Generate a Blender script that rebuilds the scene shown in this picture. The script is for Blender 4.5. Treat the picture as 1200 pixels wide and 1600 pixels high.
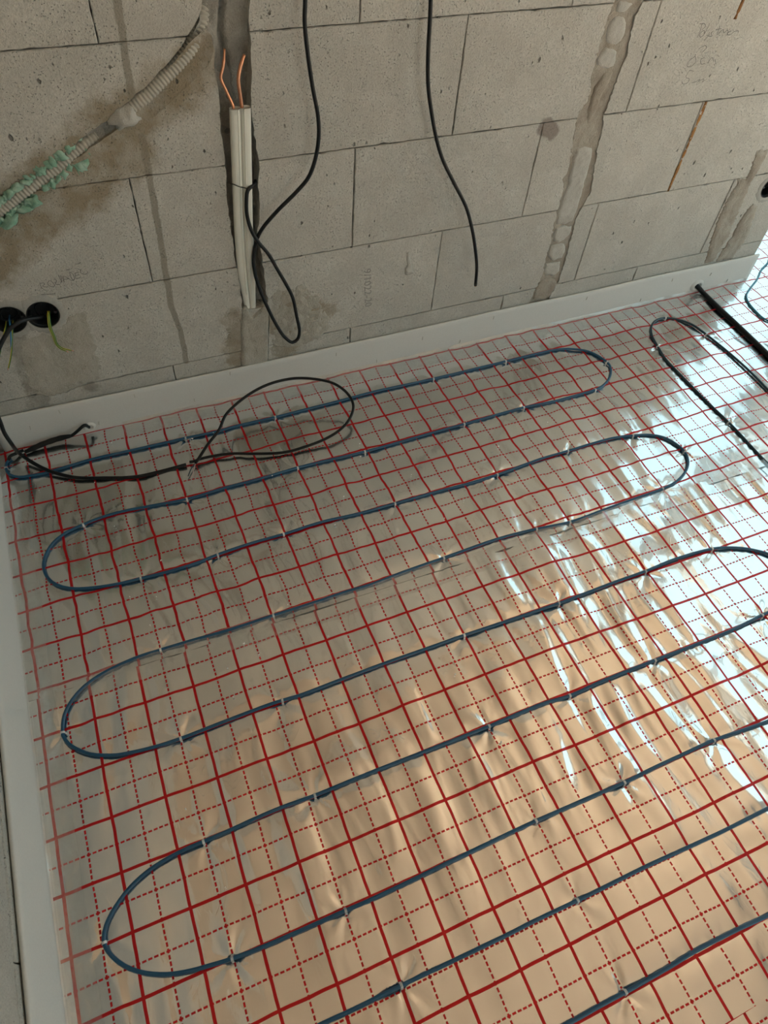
import bpy, bmesh, math, random
import numpy as np
from mathutils import Vector, Matrix, noise
from mathutils.geometry import delaunay_2d_cdt

for o in list(bpy.data.objects): bpy.data.objects.remove(o)
scene = bpy.context.scene
COL = scene.collection
random.seed(7)
CAM_LOC=(0.35253, -0.57465, 1.4102)
CAM_ROT=[[0.918976, 0.273528, -0.284018], [-0.388939, 0.747309, -0.538753], [0.064885, 0.605567, 0.793145]]
F_PX=1083.42
SHEET_LOW=(-0.00221, -0.00388, -0.00973)
D={}
D['blue']=[(-0.0024,0.8432),(0.0037,0.8182),(0.0249,0.8015),(0.0504,0.7969),(0.0855,0.7934),(0.1059,0.7952),(0.1488,0.7983),(0.1972,0.8022),(0.2899,0.8003),(0.3952,0.7973),(0.4467,0.7966),(0.5284,0.7932),(0.5938,0.7961),(0.698,0.794),(0.8969,0.7963),(0.9981,0.7984),(1.1925,0.7936),(1.4425,0.7921),(1.5662,0.7924),(1.6221,0.79),(1.6758,0.7754),(1.723,0.7465),(1.7453,0.7065),(1.7515,0.6723),(1.7293,0.6326),(1.6936,0.6048),(1.6502,0.5895),(1.572,0.5867),(1.4969,0.5864),(1.3929,0.5938),(1.194,0.5913),(1.068,0.5905),(0.8869,0.5882),(0.6969,0.595),(0.5822,0.5916),(0.4976,0.5925),(0.4014,0.5895),(0.3043,0.5988),(0.2477,0.6045),(0.197,0.6041),(0.1505,0.5963),(0.1089,0.5851),(0.0771,0.565),(0.0579,0.537),(0.0491,0.5098),(0.0501,0.4832),(0.062,0.4548),(0.0803,0.4352),(0.106,0.42),(0.1504,0.4069),(0.2016,0.3985),(0.2487,0.3955),(0.3024,0.3921),(0.3777,0.3925),(0.4299,0.3983),(0.5258,0.4025),(0.5953,0.4013),(0.6964,0.4038),(0.7974,0.3969),(0.8927,0.3951),(1.0024,0.3936),(1.0954,0.3901),(1.1933,0.3905),(1.3322,0.3997),(1.4245,0.3998),(1.5025,0.4006),(1.5775,0.3978),(1.6385,0.387),(1.6896,0.3717),(1.7214,0.3497),(1.7378,0.32),(1.7442,0.281),(1.7295,0.2478),(1.7042,0.2241),(1.6705,0.2066),(1.6335,0.1957),(1.598,0.1918),(1.4944,0.1895),(1.4019,0.1867),(1.2944,0.1839),(1.2004,0.1947),(1.1322,0.2007),(1.0648,0.2026),(0.9377,0.1989),(0.8334,0.1966),(0.7483,0.1923),(0.6794,0.1941),(0.6001,0.1931),(0.504,0.1941),(0.3906,0.1945),(0.3203,0.1981),(0.2527,0.2003),(0.2072,0.201),(0.1594,0.1957),(0.1218,0.187),(0.0908,0.174),(0.0622,0.1517),(0.0444,0.126),(0.0369,0.0972),(0.0363,0.0835),(0.0438,0.0634),(0.0619,0.0419),(0.0807,0.0264),(0.1032,0.0154),(0.1261,0.0069),(0.1528,0.0017),(0.1953,-0.0037),(0.2487,-0.0062),(0.3506,-0.0041),(0.442,-0.0034),(0.4981,-0.0073),(0.5924,-0.0057),(0.6929,-0.0049),(0.79,-0.0064),(0.8893,-0.0073),(1.0129,-0.0109),(1.139,-0.0135),(1.1877,-0.0134),(1.2998,-0.0119),(1.3912,-0.0128),(1.4906,-0.0096),(1.5964,-0.0179),(1.6326,-0.0272),(1.6746,-0.0449),(1.7059,-0.065),(1.7262,-0.083),(1.7416,-0.1178),(1.7326,-0.1551),(1.6954,-0.1904),(1.6464,-0.212),(1.6053,-0.217),(1.5842,-0.2182),(1.4957,-0.2226),(1.3933,-0.222),(1.2673,-0.2194),(1.1922,-0.2184),(1.1239,-0.2177),(1.0393,-0.2194),(0.9731,-0.2135),(0.8427,-0.2144),(0.7186,-0.2125),(0.5922,-0.2101),(0.5417,-0.2098),(0.4606,-0.2097),(0.3907,-0.2068),(0.3403,-0.2075),(0.2942,-0.2094),(0.2435,-0.2102),(0.1984,-0.2116),(0.146,-0.2198),(0.1072,-0.2349),(0.0783,-0.2552),(0.0584,-0.2773),(0.0511,-0.2956),(0.0518,-0.31),(0.0594,-0.327),(0.0741,-0.3469),(0.0952,-0.3653),(0.1167,-0.3782),(0.1448,-0.3899),(0.1745,-0.3975),(0.2082,-0.4029),(0.2431,-0.4076),(0.2946,-0.411),(0.3945,-0.4134),(0.4456,-0.4144),(0.4904,-0.4156),(0.5919,-0.4151),(0.6487,-0.4142),(0.7863,-0.4129),(0.839,-0.4132),(0.9903,-0.4164),(1.0436,-0.4179),(1.1115,-0.4165),(1.1817,-0.4166),(1.274,-0.4174),(1.4145,-0.4284)]
D['blue2']=[(1.2876,-0.5691),(1.1784,-0.5684),(1.0925,-0.5657),(0.9895,-0.5619),(0.8833,-0.5608),(0.8405,-0.56),(0.7402,-0.5577),(0.7047,-0.5578),(0.5796,-0.5549),(0.4926,-0.5529),(0.4415,-0.5525),(0.3929,-0.5517),(0.3567,-0.5501)]
D['blue3']=[(0.7304,-0.7078),(0.794,-0.7083),(0.842,-0.7092),(0.9371,-0.7093),(0.9886,-0.7082),(1.0879,-0.7115),(1.1555,-0.7155)]
D['dark']=[(2.1685,0.4071),(2.1711,0.4701),(2.169,0.5842),(2.1565,0.6925),(2.1426,0.7555),(2.115,0.7897),(2.0774,0.8129),(2.0372,0.8115),(2.0023,0.7907),(1.9731,0.7477),(1.9571,0.6934),(1.9432,0.6352),(1.9424,0.5666),(1.9426,0.4933),(1.9449,0.4055),(1.9494,0.3338),(1.949,0.2587),(1.947,0.1855),(1.9475,0.1622)]
D['tube']=[(2.294,0.8846),(2.2894,0.8091),(2.2882,0.7278),(2.2863,0.6496),(2.2822,0.536)]
D['tube0']=[(2.2733,0.908,0.0293)]
D['far']=[(2.6755,0.969),(2.6178,0.9397),(2.5636,0.8996),(2.4841,0.8539),(2.4454,0.8266),(2.4262,0.7977),(2.4144,0.7458),(2.4164,0.6915)]
D['lead']=[(0.2165,0.91,0.0152),(0.2131,0.9,0.0334),(0.2063,0.893,0.0424),(0.1928,0.889,0.0365),(0.179,0.887,0.0286),(0.1695,0.886,0.0239)]
D['sleeve']=[(0.1678,0.886,0.0238),(0.1383,0.8904,0.02),(0.0989,0.8868,0.018),(0.0685,0.8812,0.015),(0.0483,0.8777,0.012)]
D['lead2']=[(0.0468,0.885),(0.0312,0.881),(0.0119,0.8737)]
D['bstart']=[(0.0119,0.8737),(0.0016,0.8626),(-0.0024,0.8432)]
D['clips']={'A':[(-0.0034,0.8413),(0.4467,0.7966),(0.698,0.794),(1.1925,0.7936),(1.4425,0.7921),(1.7548,0.6807)],'B':[(1.6451,0.5853),(1.3929,0.5938),(1.194,0.5913),(0.8869,0.5882),(0.6969,0.595),(0.4014,0.5895),(0.1505,0.5963)],'C':[(0.2487,0.3955),(0.4256,0.3999),(0.5953,0.4013),(0.8927,0.3951),(1.1933,0.3905),(1.4245,0.3998),(1.6374,0.3874),(1.7458,0.283)],'Dd':[(1.5966,0.1899),(1.2944,0.1839),(1.2004,0.1947),(0.9377,0.1989),(0.504,0.1941),(0.2528,0.2011)],'E':[(0.0358,0.0893),(0.2507,-0.0057),(0.4593,-0.0057),(0.8893,-0.0073),(1.139,-0.0135),(1.3927,-0.0134),(1.5964,-0.0179)],'F':[(1.5871,-0.2193),(1.2673,-0.2194),(1.0393,-0.2194),(0.8427,-0.2144),(0.4595,-0.2093),(0.2435,-0.2102)],'G':[(0.0508,-0.3036),(0.2416,-0.4089),(0.4456,-0.4144),(0.8401,-0.4137),(1.0424,-0.4174),(1.274,-0.4174)],'H':[(0.8405,-0.56),(0.4922,-0.5537)],'I':[(0.842,-0.7092)],'R':[(2.0761,0.8133),(2.1582,0.6936),(1.9601,0.6974),(1.9493,0.3327)]}
D['box_cable']=[(0.2108,0.935,0.3602),(0.1988,0.915,0.3738),(0.1803,0.9,0.3855),(0.1639,0.885,0.3933),(0.1423,0.87,0.3922),(0.1235,0.86,0.3783),(0.1089,0.85,0.3651),(0.0848,0.84,0.3362),(0.0583,0.825,0.2909),(0.0476,0.815,0.2442),(0.0464,0.805,0.1963),(0.0444,0.798,0.1653),(0.0485,0.79,0.1365),(0.0429,0.853,0.03),(0.0668,0.8249,0.018),(0.0959,0.7929,0.014),(0.1305,0.7647,0.012),(0.1588,0.7479,0.01),(0.2179,0.7271,0.008),(0.2983,0.7027,0.008),(0.358,0.6997,0.008),(0.4264,0.7,0.009)]
D['loop']=[(0.4489,0.6939,0.012),(0.4602,0.7028,0.016),(0.4946,0.7277,0.035),(0.5325,0.7535,0.05),(0.5633,0.7929,0.06),(0.6145,0.8186,0.075),(0.6667,0.8347,0.085),(0.7182,0.8411,0.09),(0.7779,0.8373,0.09),(0.8351,0.8182,0.085),(0.8765,0.7963,0.075),(0.9018,0.7612,0.062),(0.9051,0.7246,0.05),(0.8832,0.6919,0.038),(0.8486,0.6701,0.028),(0.8004,0.6559,0.021),(0.738,0.6512,0.015),(0.6773,0.6535,0.012),(0.6024,0.6752,0.012),(0.5434,0.6943,0.014),(0.472,0.7047,0.012),(0.4461,0.7048,0.009),(0.4362,0.706,0.009)]
D['wireA']=[(0.4489,0.6939,0.012),(0.4356,0.6817,0.01),(0.4219,0.6605,0.008)]
D['wireB']=[(0.4484,0.6917,0.012),(0.4406,0.6734,0.012),(0.4278,0.6479,0.012)]
D['copperC']=[(0.4264,0.7,0.009),(0.436,0.7049,0.009),(0.444,0.7032,0.009)]
D['hangA']=[(0.86,0.905,2.58),(0.858,0.905,2.2),(0.856,0.905,1.7),(0.853,0.902,1.25),(0.8501,0.9,1.0092),(0.8468,0.895,0.9525),(0.843,0.89,0.9205),(0.8453,0.885,0.875),(0.8546,0.885,0.8103),(0.8663,0.885,0.7477),(0.8673,0.885,0.7086),(0.8594,0.885,0.6634),(0.8429,0.887,0.622),(0.8142,0.89,0.5908),(0.7676,0.893,0.5507),(0.7313,0.898,0.5114),(0.7177,0.9,0.4884),(0.7106,0.905,0.4601),(0.7049,0.905,0.4305),(0.7039,0.9,0.3988),(0.7112,0.893,0.3546),(0.7249,0.885,0.3038),(0.7437,0.88,0.2472),(0.7652,0.878,0.2016),(0.7835,0.876,0.1834),(0.7983,0.876,0.1905),(0.8045,0.876,0.2145),(0.7997,0.878,0.2598),(0.7907,0.88,0.3236),(0.7777,0.882,0.359),(0.7577,0.884,0.4054),(0.7384,0.885,0.4502),(0.7137,0.886,0.4907),(0.7016,0.888,0.5206),(0.6964,0.89,0.5545),(0.6982,0.892,0.5833),(0.7047,0.897,0.6062),(0.7143,0.904,0.6099),(0.7248,0.915,0.6087),(0.7333,0.935,0.6047)]
D['hangB']=[(1.1,0.905,2.58),(1.102,0.905,2.2),(1.104,0.905,1.7),(1.106,0.902,1.25),(1.1076,0.9,0.9992),(1.1091,0.895,0.9385),(1.1094,0.89,0.904),(1.1103,0.885,0.8483),(1.1182,0.885,0.7865),(1.1358,0.885,0.7233),(1.1539,0.884,0.6702),(1.1769,0.882,0.6199),(1.2167,0.88,0.558),(1.2593,0.878,0.4931),(1.286,0.876,0.4336),(1.3063,0.875,0.3751),(1.325,0.875,0.309),(1.3334,0.876,0.2468)]
D['flat']=[(0.7085,0.912,0.7716),(0.702,0.912,0.6803),(0.6972,0.912,0.6112),(0.6918,0.914,0.5281),(0.6886,0.918,0.436),(0.6887,0.924,0.3424),(0.6908,0.934,0.2491)]
D['flat_w']=[0.0434]
D['cuL']=[(0.6946,0.912,0.7694),(0.6949,0.912,0.7742),(0.6912,0.912,0.786),(0.6838,0.913,0.8062),(0.6765,0.914,0.8285),(0.6829,0.917,0.8432),(0.6888,0.922,0.8598),(0.6927,0.928,0.8726)]
D['cuR']=[(0.7128,0.912,0.7675),(0.7124,0.911,0.7734),(0.7105,0.909,0.799),(0.7096,0.908,0.825),(0.7155,0.911,0.8427),(0.7231,0.915,0.8562),(0.7284,0.918,0.863)]
D['tie']=[(0.671,0.93,0.6102),(0.6708,0.909,0.6208),(0.6766,0.904,0.621),(0.6858,0.903,0.6159),(0.6971,0.904,0.6109),(0.7066,0.903,0.6079),(0.7127,0.904,0.6072),(0.7195,0.907,0.6091),(0.7263,0.92,0.6088)]
D['conA']=[(0.7,0.952,1.42),(0.69,0.952,1.2),(0.678,0.951,1.05),(0.6743,0.95,0.9555),(0.666,0.946,0.9373),(0.6536,0.94,0.9115),(0.6361,0.934,0.8854),(0.6025,0.93,0.8561),(0.5646,0.928,0.8302),(0.5363,0.927,0.8106),(0.499,0.927,0.789),(0.4785,0.928,0.7779)]
D['conB']=[(0.4225,0.937,0.7408),(0.3983,0.932,0.73),(0.3607,0.928,0.7092),(0.3217,0.926,0.6876),(0.2831,0.924,0.6682),(0.2455,0.922,0.6486),(0.2064,0.922,0.6279),(0.1477,0.922,0.5966),(0.0735,0.92,0.5574)]
D['lump']=[(0.4473,0.7721),(0.4698,0.791),(0.4937,0.8),(0.5066,0.7949),(0.5074,0.7794),(0.519,0.7663),(0.5004,0.7564),(0.4791,0.7527),(0.4545,0.7434),(0.4641,0.7584),(0.4489,0.7621)]
D['chaseV']=[(0.66,0.9844),(0.668,1.45),(0.757,1.45),(0.7553,0.98),(0.7491,0.951),(0.7413,0.9196),(0.7441,0.8959),(0.7404,0.8682),(0.7397,0.8324),(0.7351,0.7799),(0.7344,0.7263),(0.7398,0.6563),(0.7397,0.6367),(0.7343,0.5881),(0.7337,0.5426),(0.7253,0.4963),(0.7302,0.4177),(0.7321,0.3559),(0.737,0.282),(0.7023,0.2779),(0.6677,0.2897),(0.6667,0.3767),(0.6631,0.4476),(0.6624,0.4973),(0.6617,0.5448),(0.6621,0.5987),(0.6675,0.6324),(0.665,0.6821),(0.6651,0.7277),(0.665,0.759),(0.67,0.7886),(0.6675,0.8192),(0.6666,0.8508),(0.6708,0.8734),(0.6701,0.8873),(0.6635,0.9014),(0.6513,0.9001),(0.6301,0.887),(0.636,0.9022),(0.6504,0.9267),(0.6605,0.9558)]
D['chaseD']=[(0.6702,0.9839),(0.6616,0.9557),(0.6485,0.9299),(0.6196,0.8961),(0.5871,0.8658),(0.5493,0.8364),(0.5008,0.805),(0.4481,0.7735),(0.401,0.748),(0.3404,0.714),(0.2839,0.6839),(0.212,0.6452),(0.1237,0.5961),(0.0166,0.5333),(-0.0069,0.4777),(0.107,0.5524),(0.1978,0.6043),(0.2268,0.6188),(0.2925,0.6621),(0.3463,0.6932),(0.3935,0.7197),(0.4625,0.753),(0.5085,0.7847),(0.5346,0.8052),(0.5833,0.8445),(0.6269,0.882),(0.6462,0.8984),(0.6702,0.9154),(0.6908,0.983)]
D['scoop']=[(0.6579,0.9128),(0.6699,0.8982),(0.67,0.877),(0.6551,0.8492),(0.6207,0.826),(0.5735,0.7922),(0.5222,0.762),(0.5114,0.779),(0.5102,0.8022),(0.5478,0.8288),(0.5939,0.8614),(0.6312,0.8939)]
D['patch3']=[(1.583,1.45),(1.5808,0.9419),(1.5813,0.9065),(1.5755,0.8713),(1.5748,0.8202),(1.5737,0.7617),(1.5872,0.6983),(1.5679,0.6719),(1.5674,0.6337),(1.5738,0.6029),(1.5857,0.5216),(1.5737,0.4989),(1.5869,0.4703),(1.5851,0.4097),(1.5902,0.3368),(1.5926,0.247),(1.5958,0.2049),(1.5863,0.157),(1.573,0.1036),(1.5638,0.067),(1.6459,0.048),(1.6519,0.1173),(1.6647,0.1683),(1.6676,0.2326),(1.664,0.3199),(1.6603,0.3707),(1.6829,0.449),(1.6759,0.4918),(1.6608,0.5779),(1.6556,0.6239),(1.6504,0.6634),(1.6566,0.7412),(1.6655,0.7887),(1.6521,0.8641),(1.6644,0.902),(1.6624,0.9382),(1.668,1.45)]
D['stones']=[[(1.5983,0.8749),(1.6191,0.8729),(1.6343,0.8633),(1.6412,0.8469),(1.6392,0.8242),(1.6231,0.813),(1.6033,0.8169),(1.5889,0.8277),(1.5841,0.8458),(1.5874,0.863)],[(1.5989,0.8106),(1.6184,0.8075),(1.6354,0.7995),(1.6384,0.7806),(1.6361,0.7687),(1.6196,0.7631),(1.602,0.7663),(1.5827,0.7747),(1.5798,0.7886),(1.5864,0.8015)],[(1.5952,0.9042),(1.6319,0.9007),(1.6392,0.8942),(1.6269,0.881),(1.61,0.8789),(1.5951,0.8828),(1.5939,0.8967)],[(1.6144,0.7583),(1.6412,0.756),(1.6393,0.7367),(1.6277,0.7051),(1.6218,0.6625),(1.6092,0.6369),(1.5984,0.6535),(1.5957,0.6878),(1.5966,0.7244),(1.6065,0.7484)],[(1.5946,0.5772),(1.6207,0.5804),(1.6468,0.573),(1.6546,0.5355),(1.6546,0.4845),(1.6568,0.431),(1.6542,0.3644),(1.6306,0.3588),(1.5954,0.3635),(1.589,0.3976),(1.5913,0.4551),(1.5988,0.482),(1.5921,0.5204),(1.5918,0.5566)],[(1.5975,0.3567),(1.6313,0.3568),(1.6552,0.3489),(1.6589,0.3248),(1.6428,0.3078),(1.6232,0.3013),(1.6031,0.3109),(1.5955,0.3358)],[(1.6024,0.299),(1.6455,0.2993),(1.6585,0.2726),(1.6543,0.2443),(1.6195,0.2425),(1.598,0.2632),(1.5949,0.2883)],[(1.5989,0.2381),(1.6524,0.2362),(1.6592,0.2007),(1.6409,0.1869),(1.6075,0.1937),(1.5938,0.218)],[(1.6007,0.1864),(1.6534,0.1756),(1.6642,0.1556),(1.6544,0.1121),(1.6242,0.1048),(1.5852,0.1134),(1.5828,0.1548)]]
D['patch4']=[[(2.2616,0.4942),(2.3066,0.4886),(2.3148,0.4705),(2.3103,0.4242),(2.3057,0.3887),(2.3097,0.3572),(2.3138,0.3185),(2.318,0.2588),(2.3269,0.2025),(2.3222,0.168),(2.3125,0.1116),(2.2724,0.1082),(2.2596,0.1616),(2.2452,0.2167),(2.2364,0.2886),(2.2363,0.3493),(2.2481,0.3877),(2.2404,0.4099),(2.2739,0.4022),(2.2765,0.4229)],[(2.3628,0.3045),(2.3877,0.2974),(2.3972,0.2794),(2.4051,0.2376),(2.4206,0.1862),(2.4076,0.138),(2.3988,0.1026),(2.322,0.1098),(2.3315,0.152),(2.3408,0.1931),(2.3406,0.2483),(2.3517,0.2899)]]
D['plug']=[(0.6677,0.2897),(0.68,0.2948),(0.6905,0.2606),(0.7017,0.2701),(0.7235,0.285),(0.7367,0.278),(0.7357,0.2378),(0.7297,0.1758),(0.7209,0.0763),(0.641,0.0752),(0.6527,0.1737),(0.6572,0.2359)]
D['boxes']=[(0.2101,0.3761),(0.1394,0.3786),(2.4053,0.36)]
D['box_r']=[0.0307]
D['wires']={'yg1':[(0.2146,0.95,0.3485),(0.2213,0.93,0.3738),(0.2166,0.91,0.3662),(0.2136,0.905,0.349),(0.2145,0.9,0.3307),(0.2144,0.9,0.3065),(0.2192,0.895,0.2958),(0.2308,0.89,0.2881)],'yg1b':[(0.2173,0.95,0.3479),(0.2237,0.932,0.3718),(0.2196,0.912,0.364),(0.2168,0.907,0.345),(0.2177,0.902,0.3265),(0.2177,0.902,0.3022),(0.2257,0.897,0.2926),(0.2421,0.89,0.2871)],'bl':[(0.1379,0.96,0.3628),(0.1371,0.93,0.3705),(0.1352,0.91,0.3644),(0.1311,0.905,0.3495),(0.124,0.9,0.3278),(0.1189,0.9,0.3106)],'yg2':[(0.1415,0.96,0.3531),(0.1393,0.92,0.3595),(0.1299,0.903,0.3386),(0.1192,0.898,0.3121),(0.1088,0.896,0.29),(0.0974,0.895,0.2689)],'yg3':[(0.127,0.96,0.3511),(0.1232,0.92,0.3581),(0.1117,0.9,0.3455),(0.0959,0.895,0.3168),(0.0854,0.893,0.2988)],'bR':[(2.4508,0.96,0.3322),(2.4136,0.945,0.3515),(2.3749,0.935,0.3558),(2.3876,0.93,0.3459),(2.4309,0.93,0.346),(2.4657,0.94,0.3445)]}
D['pencil1']=[[(0.2281,0.458),(0.2276,0.4486),(0.2305,0.4403),(0.2357,0.4344)],[(0.229,0.4559),(0.2359,0.4554),(0.2353,0.4508),(0.2305,0.448),(0.2365,0.4448),(0.242,0.4446)],[(0.2468,0.4579),(0.2429,0.453),(0.2447,0.446),(0.2501,0.4429),(0.2551,0.4438),(0.254,0.4507),(0.2512,0.457),(0.2468,0.4579)],[(0.2571,0.4587),(0.2618,0.4586),(0.2623,0.4548),(0.2584,0.447),(0.2673,0.4451)],[(0.2701,0.4683),(0.2719,0.4499),(0.2743,0.4665)],[(0.2768,0.4479),(0.279,0.4637),(0.2842,0.4598),(0.2924,0.4495)],[(0.2774,0.4555),(0.2884,0.4551)],[(0.2944,0.4709),(0.2934,0.4617),(0.2962,0.4487),(0.2999,0.4537),(0.2987,0.4663),(0.2944,0.4709)],[(0.3044,0.467),(0.3035,0.452),(0.3138,0.4547)],[(0.3049,0.466),(0.3124,0.4673)],[(0.304,0.4599),(0.3124,0.4603)],[(0.3193,0.4739),(0.3162,0.4666),(0.3188,0.4613),(0.3246,0.4592),(0.3301,0.4619),(0.3303,0.4657)],[(0.3117,0.488),(0.3161,0.4867),(0.3234,0.4903)],[(0.2882,0.4768),(0.2978,0.4773)],[(0.2213,0.4284),(0.2356,0.4262),(0.2508,0.4239)],[(0.2079,0.418),(0.2174,0.4233)]]
D['pencil2']=[[(1.8646,0.8442),(1.8664,0.8273),(1.865,0.8137)],[(1.8567,0.843),(1.8715,0.8429),(1.8774,0.8367),(1.8701,0.8295)],[(1.8778,0.829),(1.8693,0.822),(1.8749,0.8139),(1.8832,0.8193),(1.8796,0.8281)],[(1.8885,0.8435),(1.8867,0.831),(1.8832,0.8193)],[(1.8919,0.817),(1.8972,0.8167),(1.8984,0.8234)],[(1.903,0.8197),(1.8905,0.8059)],[(1.91,0.8252),(1.9046,0.8213),(1.9113,0.814),(1.8981,0.8149)],[(1.9244,0.8353),(1.9261,0.8147)],[(1.9152,0.8271),(1.9322,0.8284)],[(1.93,0.8144),(1.9341,0.8228),(1.94,0.8258),(1.9468,0.8185),(1.9538,0.824),(1.9591,0.8194),(1.9588,0.8133)],[(1.9631,0.8191),(1.9682,0.8214),(1.958,0.8169),(1.9628,0.8131),(1.9724,0.8142),(1.9778,0.8181),(1.9927,0.8192),(1.9935,0.8145)]]
D['pencil3']=[[(1.8808,0.7723),(1.8648,0.7592),(1.8665,0.7509),(1.8804,0.7489),(1.8891,0.7591),(1.8808,0.7723)],[(1.9135,0.7662),(1.904,0.7624),(1.911,0.7519),(1.9226,0.7519)],[(1.9303,0.7522),(1.9392,0.7642),(1.95,0.7543)],[(1.9508,0.7597),(1.9615,0.7478)],[(1.8825,0.7882),(1.9022,0.7937),(1.9079,0.788),(1.8997,0.7798)]]
D['pencil4']=[[(1.8945,0.7367),(1.8792,0.7389),(1.8764,0.7244),(1.8893,0.7195),(1.8898,0.711),(1.8755,0.7085),(1.8671,0.7149)],[(1.9027,0.7089),(1.9162,0.7105),(1.9269,0.7153),(1.9211,0.7063)],[(1.9245,0.7098),(1.9402,0.7151),(1.939,0.7076),(1.946,0.7117)]]
D['stamp']=[(1.0098,0.3436),(1.0202,0.2098),(1.0282,0.2748),(1.0054,0.2796)]
D['stamp2']=[(1.1245,0.3646),(1.1332,0.3652),(1.1374,0.3466),(1.1437,0.318),(1.1504,0.2981),(1.1447,0.2981),(1.1351,0.293),(1.1267,0.297),(1.1239,0.315),(1.1295,0.3254),(1.1254,0.3443)]
D['rust']=[(1.9814,0.6552),(1.9732,0.4084)]
D['rust2']=[(1.968,0.8909),(1.965,0.8462)]
D['smearL']=[(0.1389,0.3156),(0.1838,0.3247),(0.2402,0.333),(0.2757,0.368),(0.3013,0.3621),(0.2972,0.2849),(0.2864,0.1697),(0.1966,0.1441),(0.1424,0.1431),(0.1153,0.1814),(0.1264,0.2518)]
D['smearC']=[(0.7471,0.3303),(0.7845,0.3262),(0.8262,0.3327),(0.8693,0.2846),(0.9,0.2203),(0.9096,0.175),(0.8771,0.1431),(0.8199,0.1351),(0.7639,0.1383),(0.7343,0.1637)]
D['st_drip']=[[(0.5107,0.9822),(0.5106,0.9256),(0.5034,0.8437),(0.5032,0.8105)],[(0.5069,0.7358),(0.5047,0.6628),(0.5028,0.5644),(0.4978,0.4386),(0.4939,0.3329),(0.504,0.253),(0.5019,0.1593)]]
D['st_wash']=[[(0.6632,0.8631),(0.5816,0.8145),(0.4756,0.7729),(0.3906,0.7225),(0.2902,0.6663),(0.1627,0.606)],[(0.4878,0.7169),(0.3845,0.6528),(0.2979,0.6116),(0.1778,0.5466)],[(0.3432,0.6388),(0.2426,0.5927),(0.1397,0.509)]]
D['st_box']=[[(0.1417,0.3242),(0.1324,0.2301),(0.1261,0.1149)],[(0.2592,0.3135),(0.2601,0.2354),(0.2538,0.1533)]]
D['st_chase']=[[(0.7711,0.2703),(0.842,0.2645),(0.8963,0.2211)],[(0.7427,0.2361),(0.8212,0.1747),(0.7637,0.1339)],[(0.6427,0.2597),(0.6362,0.134)]]
D['st_tri']=[[(1.4757,0.6469),(1.4989,0.632)]]
D['dents']=[(0.081,0.063),(0.162,0.094),(0.243,0.028),(0.351,0.093),(0.501,0.032),(0.61,0.097),(0.712,-0.028),(0.922,0.082),(1.053,0.022),(1.201,0.069),(1.336,0.023),(1.444,0.087),(1.792,0.082),(2.032,0.024),(2.142,0.079),(2.315,0.067),(2.414,0.021),(2.5,0.017)]
D["warpU"]=[(0.0039,0.1975,0.0039,-0.0025),(0.1031,0.2001,0.0031,0.0001),(0.0009,0.301,0.0009,0.001),(0.1031,0.3026,0.0031,0.0026),(0.2012,0.3017,0.0012,0.0017),(0.305,0.2999,0.005,-0.0001),(0.4045,0.3043,0.0045,0.0043),(0.6013,0.2962,0.0013,-0.0038),(0.6988,0.3022,-0.0012,0.0022),(0.7963,0.2997,-0.0037,-0.0003),(0.8969,0.2972,-0.0031,-0.0028),(0.997,0.2994,-0.003,-0.0006),(1.0953,0.3035,-0.0047,0.0035),(-0.0008,0.4,-0.0008,0.0),(0.0994,0.4023,-0.0006,0.0023),(-0.0022,0.4975,-0.0022,-0.0025),(0.1012,0.4994,0.0012,-0.0006),(0.2004,0.4978,0.0004,-0.0022),(0.306,0.4984,0.006,-0.0016),(0.4012,0.4939,0.0012,-0.0061),(0.5009,0.496,0.0009,-0.004),(0.6016,0.4987,0.0016,-0.0013),(0.7022,0.4993,0.0022,-0.0007),(0.798,0.5026,-0.002,0.0026),(0.8942,0.4994,-0.0058,-0.0006),(0.9932,0.5,-0.0068,0.0),(1.0911,0.4978,-0.0089,-0.0022),(1.1948,0.4989,-0.0052,-0.0011),(1.2991,0.501,-0.0009,0.001),(1.4015,0.5003,0.0015,0.0003),(1.5015,0.4972,0.0015,-0.0028),(1.6068,0.4976,0.0068,-0.0024),(-0.0014,0.5997,-0.0014,-0.0003),(0.0976,0.5992,-0.0024,-0.0008),(-0.0015,0.6998,-0.0015,-0.0002),(0.0982,0.7003,-0.0018,0.0003),(0.1967,0.7057,-0.0033,0.0057),(0.3007,0.7067,0.0007,0.0067),(0.9925,0.7022,-0.0075,0.0022),(1.0974,0.7025,-0.0026,0.0025),(1.1954,0.6968,-0.0046,-0.0032),(1.2951,0.6963,-0.0049,-0.0037),(1.3974,0.6957,-0.0026,-0.0043),(1.5019,0.7003,0.0019,0.0003),(1.6071,0.7009,0.0071,0.0009),(1.7092,0.6981,0.0092,-0.0019)]
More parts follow.
